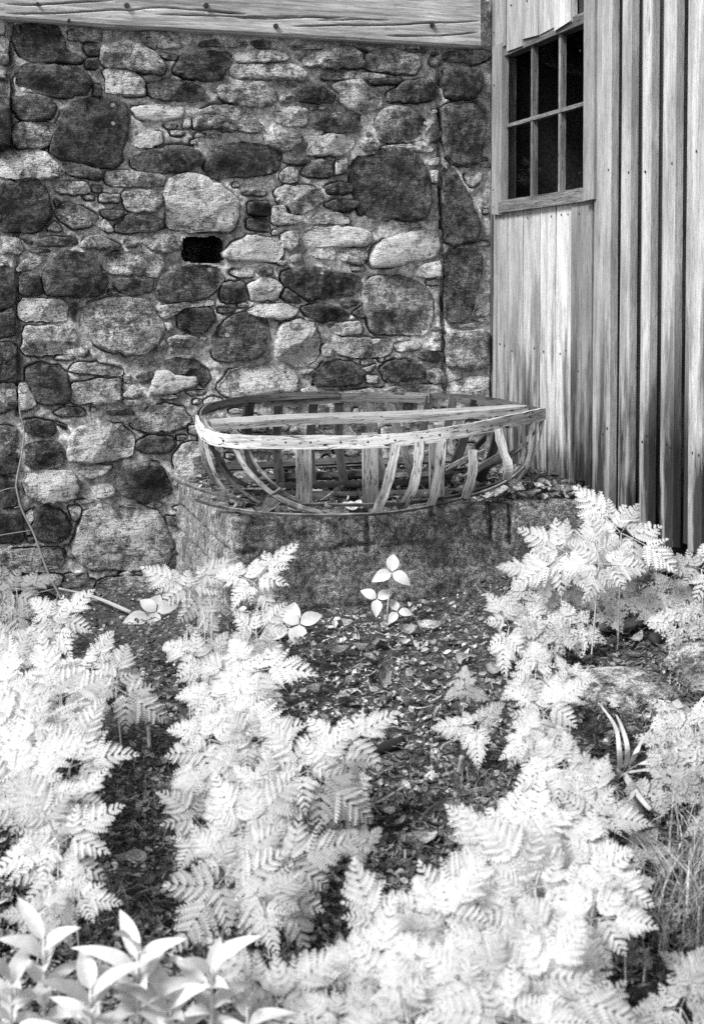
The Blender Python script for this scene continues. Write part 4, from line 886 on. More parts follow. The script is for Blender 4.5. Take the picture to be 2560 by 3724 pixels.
def sub_frond(B, o, d, n, L, r2, npin=6, rnd=0.0):
    """flat triangular ferny piece from o along d (lateral n): pairs of narrow leaflets cut into toothed pinnules"""
    up = d.cross(n); droop = r2.uniform(.05, .40); sway = r2.uniform(-.16, .16)
    def axis(x): return o + d * (L * x) + n * (L * sway * x * x) - up * (L * droop * x * x)
    prev = axis(0)
    for k in range(1, 7): p = axis(k / 6 * .95); B.rod(prev, p, .008 * L * (1.1 - k / 8)); prev = p
    for k in range(npin):
        t = k / npin; x = .05 + .90 * (1 - (1 - t) ** 1.2); pl = L * (.54 * (1 - t) ** 1.0 * r2.uniform(.84, 1.12) + .025)
        for sg in (-1, 1):
            a = R(r2.uniform(48, 66) - 12 * t); e = (d * math.cos(a) + n * (sg * math.sin(a)) + up * r2.uniform(-.16, .10)).normalized(); ln = (n * math.cos(a) - d * (sg * math.sin(a))).normalized(); o2 = axis(x + (.012 if sg > 0 else 0)); dr = r2.uniform(.10, .32)
            e = (e - up * (dr * .4)).normalized()
            if rnd < .5 and k == 0 and r2.random() < .5:
                m = int(round(4 + 6 * pl / L)); B.rod(o2, o2 + e * pl * .95, .005 * L)
                for i in range(m):
                    q = (i + .4) / (m + .3); c = o2 + e * (pl * q); ll = pl * .26 * (1 - q) ** .7 * (1.0 if i else .8) * r2.uniform(.85, 1.15) + .016 * L
                    for s2 in (-1, 1):
                        a2 = R(r2.uniform(48, 60)); e2 = (e * math.cos(a2) + ln * (s2 * math.sin(a2)) - up * r2.uniform(-.05, .2)).normalized(); B.toothed(c, e2, (ln * math.cos(a2) - e * (s2 * math.sin(a2))).normalized(), ll, ll * .62, 2, r2, .45)
                B.toothed(o2 + e * (pl * .84), e, ln, pl * .2, pl * .09, 2, r2); continue
            nt = max(2, int(round((8 if rnd < .5 else 3) * (pl / (.5 * L)) ** .5))); B.toothed(o2, e, ln, pl, pl * (.33 + .08 * t + .28 * rnd) * r2.uniform(.88, 1.12), nt, r2, .52, r2.uniform(-.04, .22) * -sg)
    B.toothed(axis(.90), (axis(1) - axis(.9)).normalized(), n, .13 * L, .06 * L, 2, r2)
def frond_mesh(seed, npin=6, rnd=0.0):
    """a compound leaf, unit length along +x: a stalk with a terminal ferny piece and two pairs of side pieces"""
    r2 = random.Random(seed); B = LB(); X = Vector((1, 0, 0)); Y = Vector((0, 1, 0)); arch = r2.uniform(.05, .2); sw = r2.uniform(-.08, .08)
    def axis(x): return Vector((x, sw * x * x, .12 * x - arch * x * x))
    for k in range(6): B.rod(axis(k / 6 * .40), axis((k + 1) / 6 * .40), .009)
    for x, L, a in (((.16, .56, 62),) if seed % 3 else ((.10, .50, 66), (.30, .38, 58))):
        for sg in (-1, 1):
            an = R(a + r2.uniform(-7, 7)); d = Vector((math.cos(an), sg * math.sin(an), r2.uniform(-.22, .12))).normalized(); n = Vector((-d.y, d.x, r2.uniform(-.2, .2))).normalized(); st = .06 * L
            o = axis(x + r2.uniform(-.015, .015)); B.rod(o, o + d * st, .006); sub_frond(B, o + d * st, d, n, L * r2.uniform(.88, 1.1), r2, npin, rnd)
    d = (axis(.6) - axis(.5)).normalized(); sub_frond(B, axis(.36), d, (Y - d * Y.dot(d)).normalized(), .66, r2, npin + 1, rnd)
    me = bpy.data.meshes.new('frond'); me.from_pydata([tuple(v) for v in B.V], [], B.F); me.update(); return me
FR = [frond_mesh(s) for s in range(9)]
HB = [frond_mesh(40 + s, 3, 1.0) for s in range(5)]
for m_ in FR: m_.materials.append(M['leaf'])
for m_ in HB: m_.materials.append(M['herb'])
pr = random.Random(77)
def frame(d, n):
    d = d.normalized(); n = (n - d * n.dot(d)).normalized(); y = n.cross(d); return Matrix((d, y, n)).transposed()
def add_stem(root, a, b, r, sag=.0, name='stem', mat='stem', tone=1.0):
    mid = a.lerp(b, .55) + Vector((0, 0, sag)); P = smooth_path([a, mid, b], 7); V, Fc, UV = tube(P, [r * (1.15 - .5 * k / 6) for k in range(7)], 5); o = mesh_obj(name, V, Fc, M[mat], None, UV, True, tone=tone); under(o, root); return o
def lacy(px, py, Lpx, h, nf, label, group, tone=1.0, kind='fern', cat='plant', name='cow_parsley', face=1.0):
    c = on_ground(px, py, h); base = Vector((c.x + pr.uniform(-.03, .03), c.y + pr.uniform(.0, .05), 0)); base.z = float(gz(base.x, base.y)) - .005
    root = empty(name, base); tag(root, label, cat, group); Lm = Lpx * (1.32 if kind == 'fern' else 1.25) * pr.uniform(.75, 1.35) * c.y / FPX; a0 = pr.uniform(0, 6.28); nf = max(3, nf - 2) if kind == 'fern' else nf
    N0 = Vector((pr.uniform(-.25, .1), -face + pr.uniform(-.15, .15), .8)).normalized(); E1 = N0.cross(Vector((0, 1, 0))).normalized(); E2 = N0.cross(E1)
    hub = c - N0 * .02; add_stem(root, base, hub, .0036 * (Lm / .25) ** .5, .0, tone=.85)
    for k in range(nf):
        an = a0 + 2 * math.pi * (k + pr.uniform(-.2, .2)) / nf; d = E1 * math.cos(an) + E2 * math.sin(an); L = Lm * pr.uniform(.65, 1.2); o0 = hub + d * (L * .02)
        n = (N0 + Vector((pr.uniform(-.35, .35), pr.uniform(-.3, .3), pr.uniform(-.1, .1)))).normalized(); d = (d + N0 * pr.uniform(-.3, .25)).normalized()
        o = bpy.data.objects.new('frond', pr.choice(FR if kind == 'fern' else HB)); col.objects.link(o); o.parent = root
        o.matrix_local = Matrix.Translation(o0 - base) @ frame(d, n).to_4x4() @ Matrix.Diagonal((L, L * pr.uniform(.85, 1.0), L, 1)); t_ = tone * pr.uniform(.76, 1.06); o.color = (t_, t_, t_, 1)
    return root
def umbel(root, top, r, seed):
    r2 = random.Random(seed); V, Fc = [], []
    base = Vector(root.location); add_stem(root, base, top - Vector((0, 0, .035)), .0026)
    for k in range(9):
        an = 2.4 * k; q = math.sqrt((k + .5) / 9) * r; c = top + Vector((q * math.cos(an), q * math.sin(an), .012 * (1 - (q / r) ** 2)))
        for j in range(9):
            f = c + Vector((r2.uniform(-1, 1), r2.uniform(-1, 1), r2.uniform(-.3, .5))) * r * .27; b = len(V); a0 = r2.random() * 6; w = .0042
            V.append(f); 
            for i in range(10): a = a0 + math.pi * i / 5; rr = w * (1.25 if i % 2 else .5); V.append(f + Vector((rr * math.cos(a), rr * math.sin(a) * .8, rr * .5 * (i % 2) - .3 * rr * math.sin(a))))
            Fc += [(b, b + 1 + i, b + 1 + (i + 1) % 10) for i in range(10)]
        b = len(V); a = top - Vector((0, 0, .035)); V += [a, c + Vector((.001, 0, 0)), c - Vector((.001, 0, 0))]; Fc.append((b, b + 1, b + 2))
    o = mesh_obj('flower_head', V, Fc, M['flower'], None); under(o, root)

GA = 'lacy plants at the foot of the stone wall'; LA = 'bushy white cow parsley with ferny leaves at the foot of the stone wall'
GB = 'lacy plants in the left clump'; LBL = 'bright white cow parsley with ferny leaves in the thick left clump'
GC = 'lacy plants in the middle clump'; LC = 'pale ferny cow parsley in the clump spreading before the concrete block'
GD = 'lacy plants under the board wall'; LD = 'ferny white cow parsley arching over the ground under the board wall'
GE = 'lacy plants beside the mossy rock'; LE = 'ferny white cow parsley growing beside the mossy rock'
GF = 'lacy plants in the foreground mass'; LF = 'large overlapping white ferny cow parsley in the dense foreground mass'
GH = 'small herbs on the right'; LH = 'low herb with small rounded lobed leaves among leaf litter'
PL = [
 # left clump
 (205, 2275, 150, .34, 6, LA, GA), (60, 2140, 130, .30, 4, LA, GA, .55), (40, 2330, 150, .30, 5, LA, GA, .9), (330, 2420, 150, .30, 5, LBL, GB), (420, 2490, 150, .28, 5, LBL, GB), (100, 2440, 170, .34, 6, LBL, GB), (200, 2540, 200, .34, 7, LBL, GB), (20, 2560, 190, .32, 6, LBL, GB),  # the far-left wall-foot plant has its shade put into a low tone
 (330, 2640, 190, .26, 6, LBL, GB), (110, 2680, 200, .32, 7, LBL, GB), (470, 2650, 160, .22, 5, LBL, GB, .85), (250, 2780, 190, .28, 6, LBL, GB), (40, 2820, 190, .30, 6, LBL, GB), (150, 2910, 190, .28, 6, LBL, GB), (270, 2930, 170, .26, 5, LBL, GB), (60, 3040, 170, .24, 5, LBL, GB, .95), (210, 3060, 180, .24, 6, LBL, GB), (260, 3250, 160, .18, 5, LBL, GB, .9), (160, 3310, 150, .16, 4, LBL, GB, .8),
 # clump at the platform corner and below
 (690, 2140, 130, .36, 5, LC, GC, .82), (920, 2110, 150, .42, 6, LC, GC), (640, 2230, 150, .30, 5, LC, GC, .75), (790, 2260, 150, .32, 6, LC, GC, .8), (930, 2300, 160, .30, 6, LC, GC, .9), (740, 2390, 170, .30, 6, LC, GC, .92), (880, 2440, 190, .32, 7, LC, GC), (800, 2540, 180, .30, 6, LC, GC), (970, 2560, 170, .26, 5, LC, GC, .95), (1120, 2540, 160, .24, 5, LC, GC, .8), (1060, 2640, 170, .24, 6, LC, GC, .85),
 (760, 2680, 190, .28, 6, LC, GC, .92), (920, 2700, 190, .28, 6, LC, GC), (620, 2760, 160, .24, 5, LC, GC, .8), (1230, 2720, 190, .28, 6, LC, GC), (1120, 2790, 190, .28, 6, LC, GC), (1330, 2800, 150, .24, 5, LC, GC, .95), (800, 2830, 190, .26, 6, LC, GC, .9), (960, 2860, 190, .26, 6, LC, GC, .95), (620, 2900, 180, .24, 6, LC, GC, .8), (560, 3040, 170, .22, 5, LC, GC, .78), (730, 3000, 190, .24, 6, LC, GC, .85), (880, 3020, 200, .26, 7, LC, GC, .95), (1070, 2980, 180, .24, 6, LC, GC, .9), (1210, 2950, 150, .20, 5, LC, GC, .8), (820, 3170, 190, .22, 6, LC, GC, .9), (1010, 3150, 180, .22, 6, LC, GC, .85), (1180, 3080, 160, .18, 5, LC, GC, .75), (1310, 3070, 110, .12, 4, LC, GC, .7), (680, 3190, 150, .16, 5, LC, GC, .75), (960, 3270, 170, .18, 5, LC, GC, .85),
 # under the board wall
 (2060, 2000, 150, .40, 7, LD, GD), (2260, 1930, 150, .46, 7, LD, GD), (1970, 2060, 140, .34, 5, LD, GD), (2180, 2040, 160, .40, 6, LD, GD), (2330, 2000, 150, .40, 5, LD, GD, .98), (2140, 1940, 120, .42, 5, LD, GD), (2550, 2060, 130, .30, 4, LD, GD, .85), (1850, 2270, 150, .20, 5, LD, GD, .95), (1800, 2330, 130, .16, 4, LD, GD, .85),
 # by the rock
 (1950, 2440, 140, .28, 5, LE, GE), (2070, 2450, 120, .28, 5, LE, GE), (1980, 2580, 130, .26, 6, LE, GE), (1690, 2500, 110, .18, 5, LE, GE, .85), (1640, 2600, 110, .16, 4, LE, GE, .8), (1730, 2630, 100, .16, 5, LE, GE, .88), (1920, 2680, 140, .24, 5, LE, GE), (2250, 2620, 150, .30, 5, LE, GE), (2210, 2720, 140, .26, 5, LE, GE), (2050, 2770, 150, .28, 8, LE, GE), (2160, 2830, 150, .26, 6, LE, GE, .95), (1870, 2860, 140, .20, 5, LE, GE, .8), (2150, 2950, 130, .20, 4, LE, GE, .82), (2010, 2920, 150, .2, 5, LE, GE, .85), (2360, 2640, 120, .24, 4, LE, GE, .9),
 # foreground mass
 (1810, 3070, 160, .30, 6, LF, GF), (1940, 3060, 175, .32, 6, LF, GF), (2010, 3060, 200, .32, 7, LF, GF), (1800, 3130, 190, .28, 7, LF, GF), (1490, 3130, 170, .24, 5, LF, GF), (1610, 3190, 180, .26, 6, LF, GF), (2150, 3140, 190, .30, 7, LF, GF), (1950, 3220, 200, .30, 7, LF, GF), (2270, 3230, 150, .26, 6, LF, GF, .97), (2150, 3330, 170, .28, 7, LF, GF), (1760, 3290, 200, .28, 7, LF, GF), (1330, 3290, 180, .22, 6, LF, GF, .95), (1180, 3280, 170, .20, 6, LF, GF, .9), (1570, 3330, 180, .24, 6, LF, GF), (1620, 3370, 200, .26, 7, LF, GF), (1400, 3440, 190, .22, 6, LF, GF), (1190, 3430, 170, .18, 5, LF, GF, .9), (2050, 3420, 210, .28, 7, LF, GF), (1830, 3460, 210, .28, 7, LF, GF), (1560, 3530, 200, .24, 6, LF, GF), (1340, 3580, 190, .20, 6, LF, GF), (1120, 3560, 180, .18, 6, LF, GF, .88), (1000, 3640, 180, .18, 6, LF, GF, .85), (1740, 3610, 220, .26, 7, LF, GF), (1960, 3590, 220, .26, 7, LF, GF, .95), (2160, 3520, 200, .24, 6, LF, GF, .85), (2120, 3690, 200, .22, 6, LF, GF, .85), (1480, 3690, 200, .20, 6, LF, GF), (1240, 3700, 190, .18, 6, LF, GF, .9), (2480, 3660, 160, .16, 5, LF, GF, .75), (1880, 3720, 220, .24, 6, LF, GF), (2570, 3560, 150, .16, 4, LF, GF, .75),
]
SKIP = {(1330, 2800), (1640, 2600), (560, 3040), (1330, 3290), (330, 2640), (1120, 2540), (1060, 2640), (640, 2230), (790, 2260), (970, 2560), (1210, 2950), (620, 2760), (620, 2900), (1180, 3080), (680, 3190), (470, 2650), (2010, 2920), (1870, 2860), (2160, 2830), (2360, 2640), (2250, 2620), (1490, 3130), (1740, 2650), (850, 2700), (60, 3040), (1800, 2330), (2140, 1940), (2330, 2000), (1070, 2980), (1610, 3190), (1180, 3280), (1190, 3430), (1120, 3560), (2160, 3520), (2210, 2720), (1990, 2580)}
roots = [lacy(*a) for a in PL if a[:2] not in SKIP]
for (x, y, s, h, nf, t) in ((2050, 2180, 80, .16, 6, .9), (2120, 2150, 70, .18, 5, .95), (1980, 2240, 85, .16, 6, .9), (2090, 2270, 85, .15, 6, .92), (1930, 2320, 85, .14, 6, .85), (2010, 2340, 80, .12, 5, .8), (2250, 2160, 75, .16, 5, .9), (2430, 2140, 80, .18, 5, .9), (2500, 2180, 80, .16, 5, .88), (2400, 2210, 75, .14, 5, .85), (2460, 2260, 80, .13, 5, .85), (2540, 2230, 75, .14, 5, .8), (2230, 2230, 65, .12, 4, .85), (2530, 2640, 85, .2, 6, .85), (2430, 2700, 85, .18, 6, .8), (2500, 2780, 80, .14, 6, .7), (2420, 2860, 80, .12, 5, .65), (2540, 2880, 85, .12, 5, .65), (2330, 3080, 75, .10, 5, .6), (2420, 3110, 70, .09, 5, .55), (2560, 3000, 80, .12, 5, .6), (2300, 2900, 60, .08, 4, .5), (1900, 2180, 65, .14, 4, .85), (2460, 2590, 75, .2, 5, .85), (1240, 2990, 70, .08, 4, .6), (1300, 3050, 70, .08, 4, .55)):
    lacy(x, y, s, h, nf, LH, GH, t, 'herb', name='lobed_herb')
# flower heads rise from plants of their own
for i, (x, y, h) in enumerate(((745, 2225, .44), (690, 2360, .36), (890, 2240, .40), (700, 2300, .38), (770, 2190, .45), (215, 2265, .40), (60, 2390, .38), (1230, 2330, .0))):
    if h <= 0: continue
    c = on_ground(x, y, h); b = Vector((c.x, c.y + .02, 0)); b.z = float(gz(b.x, b.y)) - .005; root = empty('flowering_stalk', b); tag(root, 'thin stalk with a loose head of tiny white flowers ' + ('at the stone wall' if x < 300 else 'beside the concrete corner'), 'flower', 'flower stalks ' + ('at the stone wall' if x < 300 else 'beside the concrete corner')); umbel(root, c, .042, i)

# three-leaved seedlings in front of the platform
def leaf_blade(L, Wd, seed, tipf=1.0, nu=8, cup=.25, arch=.3):
    r2 = random.Random(seed); V, Fc = [], []
    for i in range(nu + 1):
        u = i / nu; w = Wd * max(0.02, (math.sin(math.pi * u ** (.8 * tipf)) ** .85)) / 2
        for v in (-1, -.5, 0, .5, 1): V.append((u * L, v * w, L * arch * (u - u * u * 1.5) + abs(v) * cup * w + .006 * L * math.sin(u * 17 + v * 2 + seed)))
    for i in range(nu):
        for v in range(4): a = i * 5 + v; Fc.append((a, a + 5, a + 6, a + 1))
    return V, Fc
def put_leaf(root, o0, d, n, L, Wd, seed, mat, name='leaf', tone=1.0, tipf=1.0, **k):
    V, Fc = leaf_blade(L, Wd, seed, tipf, **k); o = mesh_obj(name, V, Fc, mat, root, smooth=True, tone=tone); o.matrix_local = Matrix.Translation(o0 - Vector(root.location)) @ frame(d, n).to_4x4(); return o
def trifoliate(bx, by, heads, label, tone=.95):
    b = on_ground(bx, by); root = empty('three_leaved_seedling', b); tag(root, label, 'plant')
    for k, (x, y, L, t0) in enumerate(heads):
        c = at_y(x, y, b.y + .01); add_stem(root, b, c, .0035, .01)
        for j in range(3):
            an = t0 + j * 2.1; n = Vector((.05, -.75, .6)).normalized(); E1 = n.cross(Vector((0, 1, 0))).normalized(); E2 = n.cross(E1); d = E1 * math.cos(an) + E2 * math.sin(an)
            Lm = L * c.y / FPX; put_leaf(root, c + d * .004, d, n, Lm, Lm * .62, k * 3 + j, M['broad'], 'leaflet', tone, .95)
trifoliate(1402, 2282, [(1425, 2082, 78, .5), (1370, 2178, 66, 1.6), (1445, 2225, 55, 1.0)], 'young plant with stalked three-part oval leaves against the concrete block', .82)
trifoliate(1075, 2330, [(1050, 2285, 110, .4), (1090, 2270, 90, 1.6)], 'low plant with broad pointed leaves at the platform base', .8)
trifoliate(560, 2260, [(545, 2245, 100, .3), (570, 2225, 80, 1.5)], 'small broad-leaved sprout beside the dry stalk by the wall', .62)

# broad lance-leaved plants in the near left corner
def broad(px, py, h, n, Lpx, label, tone=1.0, group='broad leaved plants in the near corner'):
    c = on_ground(px, py, h); b = Vector((c.x, c.y + .01, 0)); b.z = float(gz(b.x, b.y)) - .005; root = empty('lance_leaved_plant', b); tag(root, label, 'plant', group); add_stem(root, b, c, .0045, 0)
    Lm = Lpx * c.y / FPX; r2 = random.Random(int(px + py))
    for k in range(n):
        f = k / max(1, n - 1); an = k * 2.4 + r2.uniform(-.3, .3); o0 = b.lerp(c, .25 + .75 * f); el = .15 + .7 * f; d = Vector((math.cos(an), math.sin(an) * .8, el)).normalized(); nn = (Vector((0, -.45, .9)) - d * .3).normalized()
        put_leaf(root, o0, d, nn, Lm * r2.uniform(.55, 1.05), Lm * r2.uniform(.22, .30), k + int(px), M['broad'], 'leaf', tone * r2.uniform(.7, 1.02), .9, arch=r2.uniform(.15, .5), cup=r2.uniform(.2, .55))
broad(160, 3420, .32, 15, 240, 'tall white lance-leaved plant close to the dark hollow'); broad(500, 3460, .32, 16, 270, 'spreading lance-leaved plant with the longest upright pale leaf'); broad(770, 3520, .28, 14, 240, 'lance-leaved plant with folded leaves beside ferny leaves', .95)
broad(330, 3600, .26, 15, 250, 'crowded lance-leaved plant with overlapping shaded leaves', .85); broad(620, 3640, .22, 15, 250, 'low lance-leaved plant with wide drooping leaves', .9); broad(40, 3560, .26, 13, 240, 'lance-leaved plant with one narrow pointed hanging leaf', .85); broad(900, 3660, .2, 8, 200, 'short lance-leaved plant crowded by ferny leaves', .8)

# strap-leaved plant, grass
def strap_leaf_plant():
    b = on_ground(2260, 2800); root = empty('strap_leaved_plant', b); tag(root, 'plant with long pale ribbon leaves curling over the dark ground', 'plant')
    for l in ([(2255, 2810), (2250, 2720), (2235, 2640), (2180, 2560)], [(2290, 2790), (2310, 2740), (2350, 2670), (2420, 2600)], [(2275, 2800), (2280, 2720), (2262, 2650), (2240, 2600)], [(2290, 2800), (2330, 2775), (2400, 2780), (2450, 2820), (2455, 2850)], [(2280, 2810), (2360, 2800), (2400, 2830), (2405, 2870)], [(2270, 2820), (2310, 2880), (2360, 2940), (2400, 2965)], [(2240, 2790), (2180, 2785), (2110, 2790)], [(2285, 2830), (2300, 2890), (2270, 2920), (2230, 2925)]):
        n = len(l); hs = [.02] + [.05 + .05 * math.sin(math.pi * k / (n - 1)) + (.10 * k / n if l[-1][1] < 2650 else 0) for k in range(1, n)]
        P = smooth_path([on_ground(x, y, hh) for (x, y), hh in zip(l, hs)], 14); P[0] = b
        V, Fc, UV = ribbon(P, [Vector((.8, -.2, .5))] * 14, [.017 * (1 - .75 * (k / 13) ** 2) for k in range(14)], .0016); under(mesh_obj('leaf', V, Fc, M['broad'], None, UV, tone=.72), root)
strap_leaf_plant()
def grass():
    r2 = random.Random(9); V, Fc, T = [], [], []
    def blade(x, y, L, az, lean, w, tone):
        z = float(gz(x, y)); b = len(V); d = Vector((math.cos(az), math.sin(az), 0)); s = Vector((-d.y, d.x, 0)) * w
        for i in range(5):
            u = i / 4; p = Vector((x, y, z)) + d * (L * lean * u * u) + Vector((0, 0, L * (u - .45 * lean * u * u))); k = (1 - u) ** .7; V.extend([p - s * k, p + s * k]); T.extend([tone, tone])
        for i in range(4): a = b + 2 * i; Fc.append((a, a + 1, a + 3, a + 2))
    for (px, py, sx, sy, n, L, t) in ((2540, 3260, 130, 160, 150, .24, .26), (2560, 2950, 110, 120, 90, .2, .4), (1700, 2900, 300, 120, 160, .10, .14), (2330, 3000, 150, 140, 200, .09, .16), (2500, 2500, 110, 90, 260, .035, .36), (2330, 2640, 140, 30, 120, .035, .3), (1820, 3480, 130, 130, 60, .16, .5), (420, 3350, 140, 120, 90, .11, .2), (2440, 3420, 140, 160, 140, .14, .2), (2480, 2640, 130, 40, 160, .05, .36), (560, 2960, 160, 200, 110, .09, .14), (2150, 2120, 400, 70, 120, .07, .3)):
        for _ in range(n):
            q = on_ground_fast(r2.gauss(px, sx * .6), r2.gauss(py, sy * .6)); blade(q[0], q[1], L * r2.uniform(.5, 1.3), r2.uniform(0, 6.28), r2.uniform(.2, 1.2), .0012 + .012 * L * r2.random(), t * r2.uniform(.6, 1.4))
    o = mesh_obj('grass', V, Fc, M['litter'], vcol=T); tag(o, 'thin wispy grass growing through the litter', 'grass', kind='stuff')
grass()

# ---------------------------------------------------------------- rocks, sticks, vine
def thing_mesh(o, label, cat, group=None): return tag(o, label, cat, group)
p = on_ground(2260, 2560); o = lump('mossy_rock', (p.x + .05, p.y + .16, p.z - .02), .27, .20, .085, M['stone'], 4, .14, 5, .32); thing_mesh(o, 'low flat mossy rock breaking through the ground under the board wall', 'rock')
p = on_ground(2520, 2440); o = lump('mossy_rock', (p.x + .12, p.y + .12, p.z - .02), .26, .3, .10, M['stone'], 9, .2, 5, .28); thing_mesh(o, 'rounded mossy rock with grassy top beside the board wall', 'rock')
p = on_ground(2390, 3680); o = lump('dark_rock', (p.x, p.y, p.z - .0), .10, .08, .05, M['stone'], 12, .25, 4, .03); thing_mesh(o, 'small black rock in shade behind the near ferny leaves', 'rock')
p = on_ground(1560, 3060); o = lump('flat_stone', (p.x, p.y, p.z), .075, .05, .022, M['stone'], 15, .2, 3, .13, .7); thing_mesh(o, 'flat grey stone lying in the litter between the plants', 'rock')
def stick(pts, rad, label, name='stick', tone=.3, sides=7, mat='beam', hs=None):
    P = [on_ground(x, y, rad * .8 if hs is None else hs[i]) for i, (x, y) in enumerate(pts)]; n = max(6, 4 * len(P)); P = smooth_path(P, n)
    c = sum(P, Vector()) / n; V, Fc, UV = tube([q - c for q in P], [rad * (1.1 - .4 * k / n) for k in range(n)], sides, int(pts[0][0]), .25); o = mesh_obj(name, V, Fc, M[mat], None, UV, True, tone=tone); o.location = c; tag(o, label, 'stick'); return o
stick([(1590, 2118), (1690, 2096), (1790, 2072)], .026, 'thick grey branch lying along the foot of the concrete block', 'fallen_branch', .20)
stick([(1830, 2075), (1930, 2082), (2030, 2090)], .036, 'short stout log under the arching ferny leaves', 'log', .22, 9)
stick([(2250, 2285), (2320, 2265), (2385, 2240)], .030, 'square-ended piece of old timber among low herbs', 'log', .18, 4)
stick([(2180, 2030), (2205, 2090), (2225, 2120)], .018, 'dark slanting branch behind the ferny leaf stalk', 'fallen_branch', .08)
stick([(2370, 2330), (2460, 2290), (2580, 2220)], .024, 'dark rotten branch beside the mossy rock', 'fallen_branch', .05)
stick([(1480, 2705), (1560, 2745), (1660, 2800)], .006, 'pale thin straight twig pointing at the forked stick', 'twig', .45)
stick([(1660, 2805), (1540, 2840), (1380, 2870), (1290, 2930)], .006, 'long bent pale twig across the dark bare ground', 'twig', .36)
stick([(1640, 2835), (1500, 2850), (1400, 2905), (1310, 2950)], .005, 'second long twig crossing the bent pale twig', 'twig', .36)
stick([(1672, 2810), (1680, 2750)], .012, 'stubby upright forked stick on the bare ground', 'stick', .3, hs=[.01, .07])
stick([(1460, 2700), (1380, 2730), (1300, 2760)], .022, 'charred black branch half buried in the litter', 'fallen_branch', .02)
stick([(1230, 2965), (1340, 2950), (1480, 2930)], .015, 'dull fallen branch in shade behind the foreground plants', 'fallen_branch', .12)
stick([(1800, 2865), (1700, 2880), (1640, 2890)], .010, 'short grey twig below the forked stick', 'twig', .2)
stick([(1530, 2680), (1545, 2640), (1520, 2600)], .005, 'small dark twig beside the charred branch', 'twig', .1)
stick([(540, 2640), (545, 2720)], .008, 'short pale upright twig in the dark gap between clumps', 'twig', .3, hs=[.01, .05])
stick([(2400, 2420), (2480, 2450), (2600, 2460)], .010, 'thin grey branch lying behind the mossy rocks', 'twig', .18)
# vine up the stone wall joint
VP = [(72, 1440), (74, 1500), (88, 1560), (82, 1640), (62, 1740), (62, 1780), (80, 1850), (120, 1930), (150, 2010), (180, 2090), (212, 2150), (240, 2215)]
P = [wp(*wall_sz(x, y, .06), .06 + (.05 * k / 11)) for k, (x, y) in enumerate(VP)]; P = smooth_path(P, 40); c = P[-1].copy(); c.z -= .0
vine = empty('bare_vine', c); tag(vine, 'thin bare vine stem climbing the left joint of the stone wall', 'vine')
V, Fc, UV = tube(P, [.0035 + .004 * k / 40 for k in range(40)], 6, 3, .2); under(mesh_obj('stem', V, Fc, M['stick'], None, UV, True), vine); vine.children[0].data.materials[0] = M['stem']; vine.children[0].color = (.5, .5, .5, 1)
for l in ([(62, 1775), (30, 1776), (-10, 1790)], [(120, 1928), (60, 1936), (-10, 1946)], [(78, 1842), (54, 1846)], [(206, 2140), (110, 2160), (30, 2165)], [(212, 2152), (200, 2220), (178, 2262)]):
    Q = smooth_path([wp(*wall_sz(x, y, .08), .08 + .01 * i) for i, (x, y) in enumerate(l)], 8); V, Fc, UV = tube(Q, .0025, 5); o = mesh_obj('side_shoot', V, Fc, M['stem'], None, UV, True, tone=.5); under(o, vine)
Q = [wp(*wall_sz(215, 2140, .10), .10), wp(*wall_sz(340, 2170, .2), .2), on_ground(478, 2228, .03)]; Q = smooth_path(Q, 14); c = Q[-1].copy(); V, Fc, UV = tube([q - c for q in Q], [.006 + .005 * k / 13 for k in range(14)], 7, 2, .15)
o = mesh_obj('dry_stalk', V, Fc, M['beam'], None, UV, True, tone=.36); o.location = c; tag(o, 'pale dry stalk leaning from the ground onto the stone wall', 'stick')

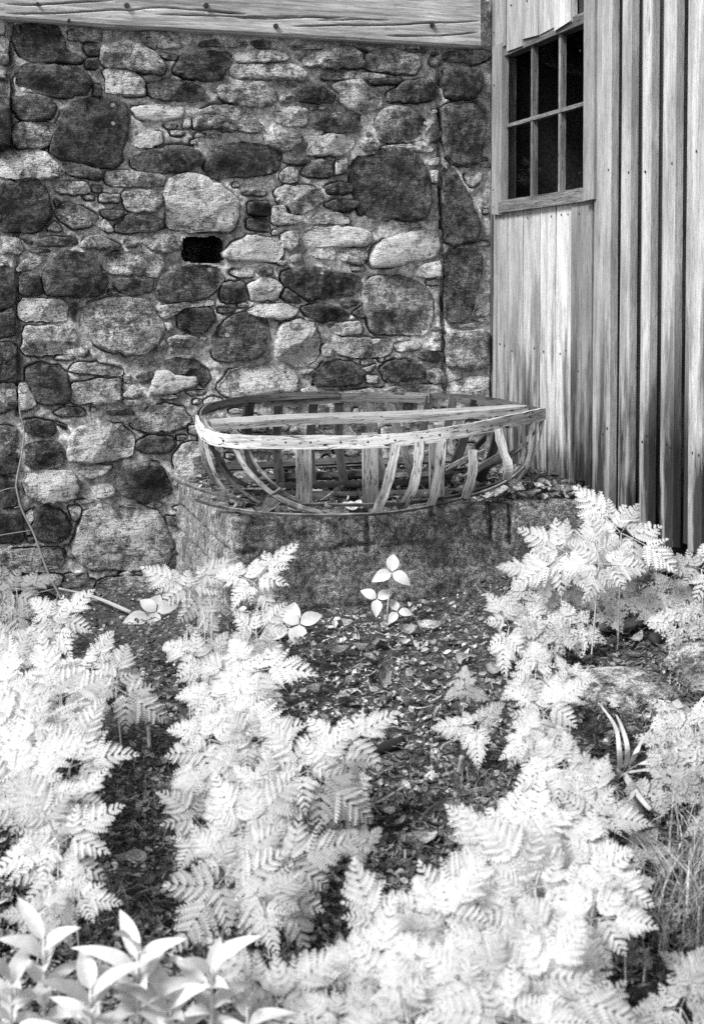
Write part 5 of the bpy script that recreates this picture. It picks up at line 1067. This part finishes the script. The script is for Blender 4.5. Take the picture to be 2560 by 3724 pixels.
# ---------------------------------------------------------------- labels that say which one: look first, then the neighbour
ANCH = [('the climbing bare vine', on_ground(235, 2230)), ('the leaning dry stalk', on_ground(440, 2230)), ('the concrete corner', on_ground(880, 2290)), ('the three-leaved seedling', on_ground(1402, 2282)), ('the board wall bottom edge', on_ground(2420, 2070)),
        ('the short stout log', on_ground(1930, 2090)), ('the square-ended timber', on_ground(2320, 2265)), ('the flat mossy rock', on_ground(2260, 2540)), ('the rounded mossy rock', on_ground(2530, 2420)), ('the ribbon-leaved plant', on_ground(2260, 2810)),
        ('the charred black branch', on_ground(1380, 2730)), ('the forked stick', on_ground(1672, 2810)), ('the dull fallen branch', on_ground(1340, 2950)), ('the flat grey stone', on_ground(1560, 3060)), ('the small black rock', on_ground(2390, 3680)),
        ('the lance-leaved plants', on_ground(520, 3620)), ('the pale upright twig', on_ground(543, 2690)), ('the wispy grass', on_ground(2540, 3260)), ('the crossing pale twigs', on_ground(1480, 2850)), ('the rotten dark branch', on_ground(2460, 2290))]
NUM = {2: 'two', 3: 'three', 4: 'four', 5: 'five', 6: 'six', 7: 'seven', 8: 'eight'}
def which(o, kind):
    b = Vector(o.location); ds = sorted(((Vector(q) - b).xy.length, n) for n, q in ANCH); d, n = ds[0]; rel = 'beside' if d < .22 else 'near' if d < .55 else 'well away from'
    fr_ = [c for c in o.children if c.name.startswith('frond')]; L = max(c.scale.x for c in fr_); tn = sum(c.color[0] for c in fr_) / len(fr_)
    if kind == 'fern': sz = 'small' if L < .17 else 'medium' if L < .25 else 'large'; w = 'bright white' if tn > .84 else 'white' if tn > .74 else 'greyish'; return f"{sz} {w} cow parsley with {NUM[len(fr_)]} ferny leaves {rel} {n}"
    return f"{'tiny' if L < .1 else 'low'} {'white' if tn > .7 else 'grey'} herb with {NUM[len(fr_)]} rounded lobed leaves {rel} {n}"
for o in list(col.objects):
    if o.parent is None and o.name.startswith('cow_parsley'): o['label'] = which(o, 'fern')
    elif o.parent is None and o.name.startswith('lobed_herb'): o['label'] = which(o, 'herb')
bylab = {}
for o in col.objects:
    if o.parent is None and o.name.split('.')[0] in ('cow_parsley', 'lobed_herb'): bylab.setdefault(o['label'], []).append(o)
for lab, os_ in bylab.items():                     # those still alike stay one set
    if len({o['group'] for o in os_}) > 1:
        for o in os_: o['group'] = os_[0]['group']
